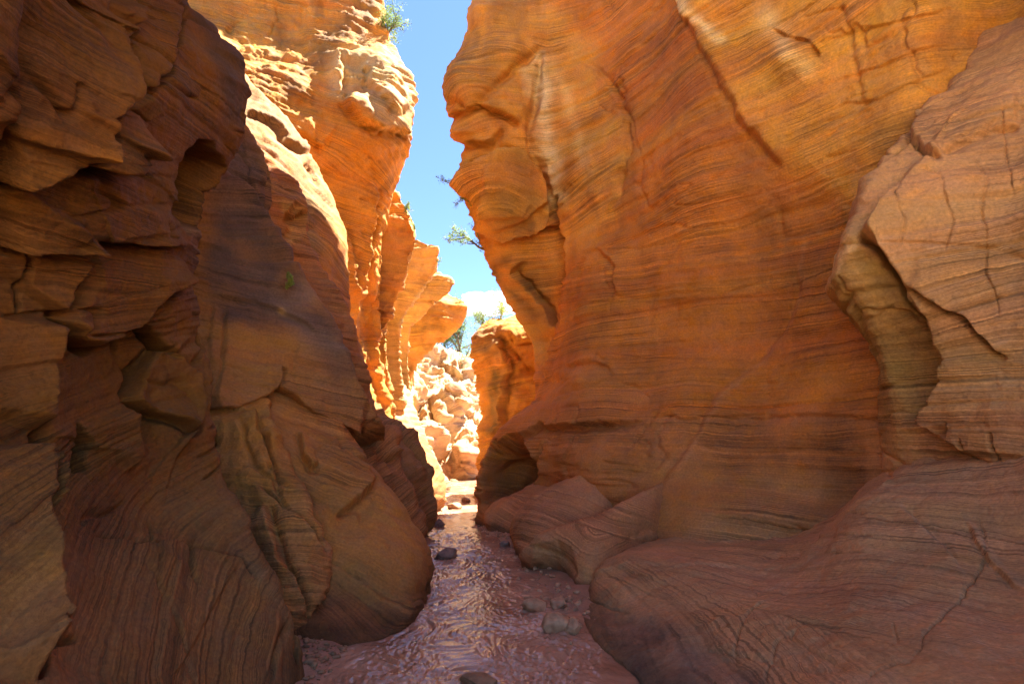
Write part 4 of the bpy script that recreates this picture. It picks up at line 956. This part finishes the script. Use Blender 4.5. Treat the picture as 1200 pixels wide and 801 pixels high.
def stone_verts(V, sx, sy, sz, seed, facet=.5):
    v = V.copy(); rs = np.random.RandomState(seed)
    for k in range(9):                                   # planes broken off
        nn = rs.normal(size=3); nn /= np.linalg.norm(nn); dd = rs.uniform(.55, .85)
        s = v @ nn - dd
        v = v - np.maximum(s, 0)[:, None] * nn * .88
    v = v * (1 + .10 * perlin(v * 1.6, seed) + .05 * perlin(v * 4.5, seed + 1))[:, None]
    return v * np.array([sx, sy, sz])

def stone(px, py, w, h, label, mat, seed, rot=0.0, sink=.35, group=None, cat='stone'):
    x, y, _ = G(px, py); t = y
    s = w / FPX * math.hypot(y, 1) / 2; sz = h / FPX * y / 2 * 1.25
    v = stone_verts(ICO4[0], s, s * .75, sz, seed)
    c, si = math.cos(rot), math.sin(rot)
    v = np.stack([v[:, 0] * c - v[:, 1] * si, v[:, 0] * si + v[:, 1] * c, v[:, 2]], 1)
    o = new_mesh('stone', v, ICO4[1], mat)
    o.location = (x, y + s * .3, sz * (1 - sink) - sz * .2)
    tag(o, label, cat, group)
    return o
GS = 'loose stones in and beside the stream'
stone(522, 655, 30, 13, 'dark angular stone standing alone in midstream below the round boulder', SM_DARK, 3, .5, group=GS)
stone(628, 716, 32, 15, 'flat tan stone in the water with its point toward the sand bar', SM_TAN, 12, .2, group=GS)
stone(655, 712, 22, 13, 'small tan stone lying on the edge of the sand bar behind the other tan stones', SM_TAN, 21, .9, group=GS)
stone(650, 740, 36, 20, 'blocky tan stone, the larger of the touching pair nearest the right bank', SM_TAN, 33, .3, group=GS)
stone(672, 742, 24, 16, 'smaller knobbly tan stone of the touching pair nearest the right bank', SM_TAN, 41, 1.4, group=GS)
stone(560, 803, 40, 12, 'low brown stone breaking the water at the bottom edge of the frame', SM_BROWN, 55, .1, group=GS)
stone(515, 617, 14, 9, 'little dark stone tucked against the foot of the dark ridge', SM_DARK, 61, .4, group=GS)
stone(533, 596, 18, 9, 'grey brown stone at the far bend of the stream below the pale tongue', SM_BROWN, 66, .4, group=GS)
stone(545, 588, 12, 6, 'tiny stone in the far bend of the stream beside the golden buttress', SM_BROWN, 69, .4, group=GS)
stone(590, 640, 14, 8, 'small dark stone on wet sand under the undercut shelf', SM_DARK, 71, .4, group=GS)

# pebbles heaped in the nook left of the boulder
rs = np.random.RandomState(5); PV, PF = [], []
for k in range(420):
    y = rs.uniform(3.55, 4.55); x = rs.uniform(-1.75, -.92) + .05 * (y - 4)
    r = .008 + .026 * rs.rand() ** 2.5
    v = stone_verts(ICO2[0], r * rs.uniform(.8, 1.3), r * rs.uniform(.8, 1.3), r * rs.uniform(.5, .9), k + 200)
    z = bed_z(np.array([[x, y, 0.0]]))[0]
    b0 = sum(len(a) for a in PV); PV.append(v + np.array([x, y, z + r * .25])); PF += [[i + b0 for i in f] for f in ICO2[1]]
def scatter(n, xf, y0, y1, rmax, sd):
    rs = np.random.RandomState(sd); PV, PF = [], []; nv = len(ICO2[0])
    for k in range(n):
        y = rs.uniform(y0, y1); x = xf(y, rs); r = .007 + rmax * rs.rand() ** 3
        v = stone_verts(ICO2[0], r * rs.uniform(.8, 1.4), r * rs.uniform(.8, 1.4), r * rs.uniform(.5, .9), k % 90 + sd)
        z = max(bed_z(np.array([[x, y, 0.0]]))[0], -.01)
        PV.append(v + np.array([x, y, z + r * .2])); PF += [[i + k * nv for i in f] for f in ICO2[1]]
    return np.concatenate(PV), PF
V, F = scatter(620, lambda y, rs: edge_right(y) + rs.normal() * .16 + .12, 4.0, 12, .035, 300)
o = new_mesh('gravel', V, F, SM_TAN); tag(o, 'small tan pebbles strewn along the sand bar at the foot of the right wall', 'gravel', kind='stuff')
V, F = scatter(160, lambda y, rs: cx_of(y) - .62 - .05 * abs(rs.normal()) - .1 * rs.rand(), 6.0, 14, .04, 420)
o = new_mesh('gravel', V, F, SM_BROWN); tag(o, 'brown pebbles along the left waterline below the dark ridges', 'gravel', kind='stuff')
o = new_mesh('gravel', np.concatenate(PV), PF, SM_BROWN); tag(o, 'brown gravel heaped in the shaded nook beside the round boulder', 'gravel', kind='stuff')

# ------------------------------------------------------------------ plants on the rims
def leaf_mat(name, c1, c2):
    m, t, b, out = nt(name); L = t.links.new
    tc = N(t, 'ShaderNodeTexCoord'); n = N(t, 'ShaderNodeTexNoise'); n.inputs['Scale'].default_value = 5; L(tc.outputs['Object'], n.inputs['Vector'])
    cr = N(t, 'ShaderNodeValToRGB'); cr.color_ramp.elements[0].color = (*c1, 1); cr.color_ramp.elements[1].color = (*c2, 1); cr.color_ramp.elements[0].position = .35; cr.color_ramp.elements[1].position = .65
    L(n.outputs['Fac'], cr.inputs[0]); L(cr.outputs[0], b.inputs['Base Color']); b.inputs['Roughness'].default_value = .6
    tr = N(t, 'ShaderNodeBsdfTranslucent'); L(cr.outputs[0], tr.inputs['Color'])
    mx = N(t, 'ShaderNodeMixShader'); mx.inputs[0].default_value = .5; L(b.outputs[0], mx.inputs[1]); L(tr.outputs[0], mx.inputs[2]); L(mx.outputs[0], out.inputs[0])
    return m
LEAF_G = leaf_mat('juniper_green', (.10, .17, .035), (.24, .32, .08)); LEAF_Y = leaf_mat('yellow_green_leaf', (.16, .26, .045), (.34, .42, .09)); LEAF_B = leaf_mat('blue_green_needles', (.09, .17, .05), (.20, .30, .11))
BARK = stone_mat('grey_bark', (.10, .075, .055), (.24, .19, .15))

def tube(pts, r0, r1, n=6):
    pts = np.array(pts); V = []; F = []
    for i, p in enumerate(pts):
        d = pts[min(i + 1, len(pts) - 1)] - pts[max(i - 1, 0)]; d /= np.linalg.norm(d) + 1e-9
        a = np.cross(d, [.3, .9, .2]); a /= np.linalg.norm(a); b = np.cross(d, a); r = r0 + (r1 - r0) * i / (len(pts) - 1)
        for k in range(n):
            t = 2 * math.pi * k / n; V.append(p + r * (math.cos(t) * a + math.sin(t) * b))
    for i in range(len(pts) - 1):
        for k in range(n): F.append([i * n + k, i * n + (k + 1) % n, (i + 1) * n + (k + 1) % n, (i + 1) * n + k])
    F.append(list(range(n))[::-1]); F.append([len(V) - n + k for k in range(n)])
    return V, F

def shrub(name, label, cat, base, lean, size, leafmat, seed, nb=7, leaves=900, leaf=.035, spread=.55, group=None, thin=False):
    rs = np.random.RandomState(seed)
    root = bpy.data.objects.new(name, None); COL.objects.link(root); root.location = base; root.empty_display_size = .2
    tag(root, label, cat, group)
    lean = np.array(lean, float); lean /= np.linalg.norm(lean)
    TV, TF = [], []; tips = []
    def add(pts, r0, r1):
        b0 = len(TV); v, f = tube(pts, r0, r1); TV.extend(v); TF.extend([[i + b0 for i in q] for q in f])
    def wand(p, d, L, n=5, curl=.35):
        pts = [p]; d = d.copy()
        for k in range(n):
            d = d + rs.normal(size=3) * curl * .35 + np.array([0, 0, .06]); d /= np.linalg.norm(d); pts.append(pts[-1] + d * L / n)
        return pts, d
    main, dm = wand(-lean * size * .12, lean, size * .62)
    add(main, size * .035, size * .016)
    for k in range(nb):
        a = main[rs.randint(1, len(main))]
        d = lean + rs.normal(size=3) * spread * 1.4; d /= np.linalg.norm(d)
        br, db = wand(a, d, size * rs.uniform(.35, .7)); add(br, size * .014, size * .005)
        tips += br[2:]
        for j in range(4):
            a2 = br[rs.randint(1, len(br))]; d2 = db + rs.normal(size=3) * .75; d2 /= np.linalg.norm(d2)
            tw, _ = wand(a2, d2, size * rs.uniform(.12, .28), 3); add(tw, size * .006, size * .002); tips += tw[1:]
    tips += main[-2:]
    new_mesh('stem', TV, TF, BARK, parent=root)
    LV, LF = [], []; tips = np.array(tips)
    for k in range(leaves):
        c = tips[rs.randint(len(tips))] + rs.normal(size=3) * size * (.035 if thin else .06)
        a = rs.normal(size=3); a /= np.linalg.norm(a); b = np.cross(a, rs.normal(size=3)); b /= np.linalg.norm(b)
        l = leaf * rs.uniform(.6, 1.4); w = l * .38
        b0 = len(LV); LV += [c - a * l * .5, c + b * w * .5, c + a * l * .5, c - b * w * .5]; LF.append([b0, b0 + 1, b0 + 2, b0 + 3])
    new_mesh('foliage', LV, LF, leafmat, smooth=False, parent=root)
    return root
GP = 'shrubs growing on the canyon rims'
shrub('shrub', 'grey green shrub leaning out from the top of the tall orange cliff', 'shrub', P(452, 42, 12.7), (.35, -.1, .9), .95, LEAF_G, 1, 9, 2550, .05, group=GP)
shrub('shrub', 'small green tuft on the cliff edge above the highest rock beak', 'shrub', P(473, 249, 14.3), (.5, -.1, .8), .35, LEAF_G, 2, 5, 850, .035, group=GP)
shrub('shrub', 'tiny dark sprig on the shoulder of the highest rock beak', 'shrub', P(485, 268, 14.2), (.3, -.1, .8), .22, LEAF_G, 3, 5, 442, .03, group=GP)
shrub('shrub', 'small twiggy sprig under the tip of the speckled rock beak', 'shrub', P(510, 306, 16.7), (.9, 0, .1), .28, LEAF_B, 4, 4, 340, .03, group=GP)
shrub('shrub', 'hanging green shrub in front of the beak shaped block of the right wall', 'shrub', P(553, 236, 10.6), (-.75, -.1, .35), .8, LEAF_Y, 5, 9, 1870, .04, spread=.6, group=GP, thin=True)
shrub('shrub', 'thin pale green branch reaching into the sky from the right wall', 'shrub', P(566, 292, 11.8), (-1, -.1, .15), .95, LEAF_Y, 6, 6, 1105, .045, spread=.38, group=GP, thin=True)
shrub('shrub', 'yellow green bush on top of the golden buttress', 'shrub', P(585, 383, 16.6), (-.15, 0, 1), 1.15, LEAF_Y, 7, 8, 1870, .055, group=GP)
shrub('shrub', 'grey green spreading bush at the edge of the golden buttress top', 'shrub', P(569, 386, 16.5), (-.4, 0, 1), .85, LEAF_G, 8, 8, 1530, .05, group=GP)
shrub('pine_tree', 'blue green pine tree standing in the gap above the sunlit far wall', 'tree', P(540, 424, 31.0), (0, 0, 1), 3.3, LEAF_B, 9, 15, 4420, .12, spread=.6)
shrub('pine_tree', 'low pine bush behind the far wall, left of the taller pine', 'tree', P(520, 416, 31.5), (-.2, 0, 1), 2.0, LEAF_B, 10, 10, 2210, .11, spread=.6)
shrub('small_plant', 'small bright green plant rooted in the purple varnished panel', 'plant', P(341, 334, 6.55), (.3, -.7, .6), .17, LEAF_Y, 11, 8, 714, .035)

# ------------------------------------------------------------------ cloud
def cloud(label, px, py, D, w, h, seed):
    V, F = ico(5)
    v = V * np.array([w, w * .7, h])
    v = v * (1 + .35 * perlin(V * 1.8, seed) + .22 * perlin(V * 4, seed + 1) + .1 * perlin(V * 9, seed + 2))[:, None]
    m = bpy.data.materials.new('cloud_vapour'); m.use_nodes = True; t = m.node_tree; t.nodes.clear(); L = t.links.new
    out = t.nodes.new('ShaderNodeOutputMaterial'); vol = t.nodes.new('ShaderNodeVolumePrincipled')
    vol.inputs['Color'].default_value = (.97, .97, .98, 1); vol.inputs['Anisotropy'].default_value = .2
    tc = N(t, 'ShaderNodeTexCoord'); n = N(t, 'ShaderNodeTexNoise'); n.inputs['Scale'].default_value = 3.2 / w; n.inputs['Detail'].default_value = 5; n.inputs['Roughness'].default_value = .6; L(tc.outputs['Object'], n.inputs['Vector'])
    L(maprange(t, n.outputs['Fac'], .42, .62, 0, 7.0 / w), vol.inputs['Density']); L(vol.outputs[0], out.inputs['Volume'])
    o = new_mesh('cloud', v, F, m); o.location = P(px, py, D); tag(o, label, 'cloud')
cloud('bright white cloud low in the gap of blue sky between the walls', 572, 357, 400, 24, 10, 3)

# ------------------------------------------------------------------ light, sky, camera
S = np.array(SUN); S = S / np.linalg.norm(S)
w = bpy.data.worlds.new('World'); scene.world = w; w.use_nodes = True
t = w.node_tree; t.nodes.clear()
sky = t.nodes.new('ShaderNodeTexSky'); sky.sky_type = 'NISHITA'; sky.sun_disc = False
sky.sun_elevation = math.asin(S[2]); sky.sun_rotation = math.atan2(S[0], S[1])
sky.altitude = 2600; sky.air_density = .85; sky.dust_density = .15; sky.ozone_density = 5.0
bg = t.nodes.new('ShaderNodeBackground'); bg.inputs['Strength'].default_value = SKY
wo = t.nodes.new('ShaderNodeOutputWorld'); t.links.new(sky.outputs[0], bg.inputs[0]); t.links.new(bg.outputs[0], wo.inputs[0])
ld = bpy.data.lights.new('sun', 'SUN'); ld.energy = SUN_E; ld.angle = R(.53); ld.color = (1, .95, .86)
lo = bpy.data.objects.new('sun', ld); COL.objects.link(lo)
from mathutils import Vector
lo.rotation_euler = Vector(tuple(-S)).to_track_quat('-Z', 'Y').to_euler(); lo.location = (0, 0, 40)

cd = bpy.data.cameras.new('camera'); co = bpy.data.objects.new('camera', cd); COL.objects.link(co)
cd.sensor_width = 36; cd.lens = 18; cd.clip_start = .05; cd.clip_end = 2000
co.location = tuple(CAM); co.rotation_euler = (math.pi / 2 + PITCH, 0, 0)
scene.camera = co
vs = scene.view_settings; vs.view_transform = 'Standard'; vs.look = 'None'; vs.gamma = 1; vs.use_curve_mapping = False; vs.exposure = EXPOSURE
cy = scene.cycles
cy.max_bounces = 14; cy.diffuse_bounces = 9; cy.glossy_bounces = 4; cy.volume_bounces = 4; cy.transparent_max_bounces = 8
cy.sample_clamp_indirect = 12; cy.use_denoising = True; cy.caustics_reflective = False; cy.caustics_refractive = False
try: cy.denoiser = 'OPENIMAGEDENOISE'
except Exception: pass
print('script', round(time.time() - T0, 1), 'verts', sum(len(o.data.vertices) for o in bpy.data.objects if o.type == 'MESH'))
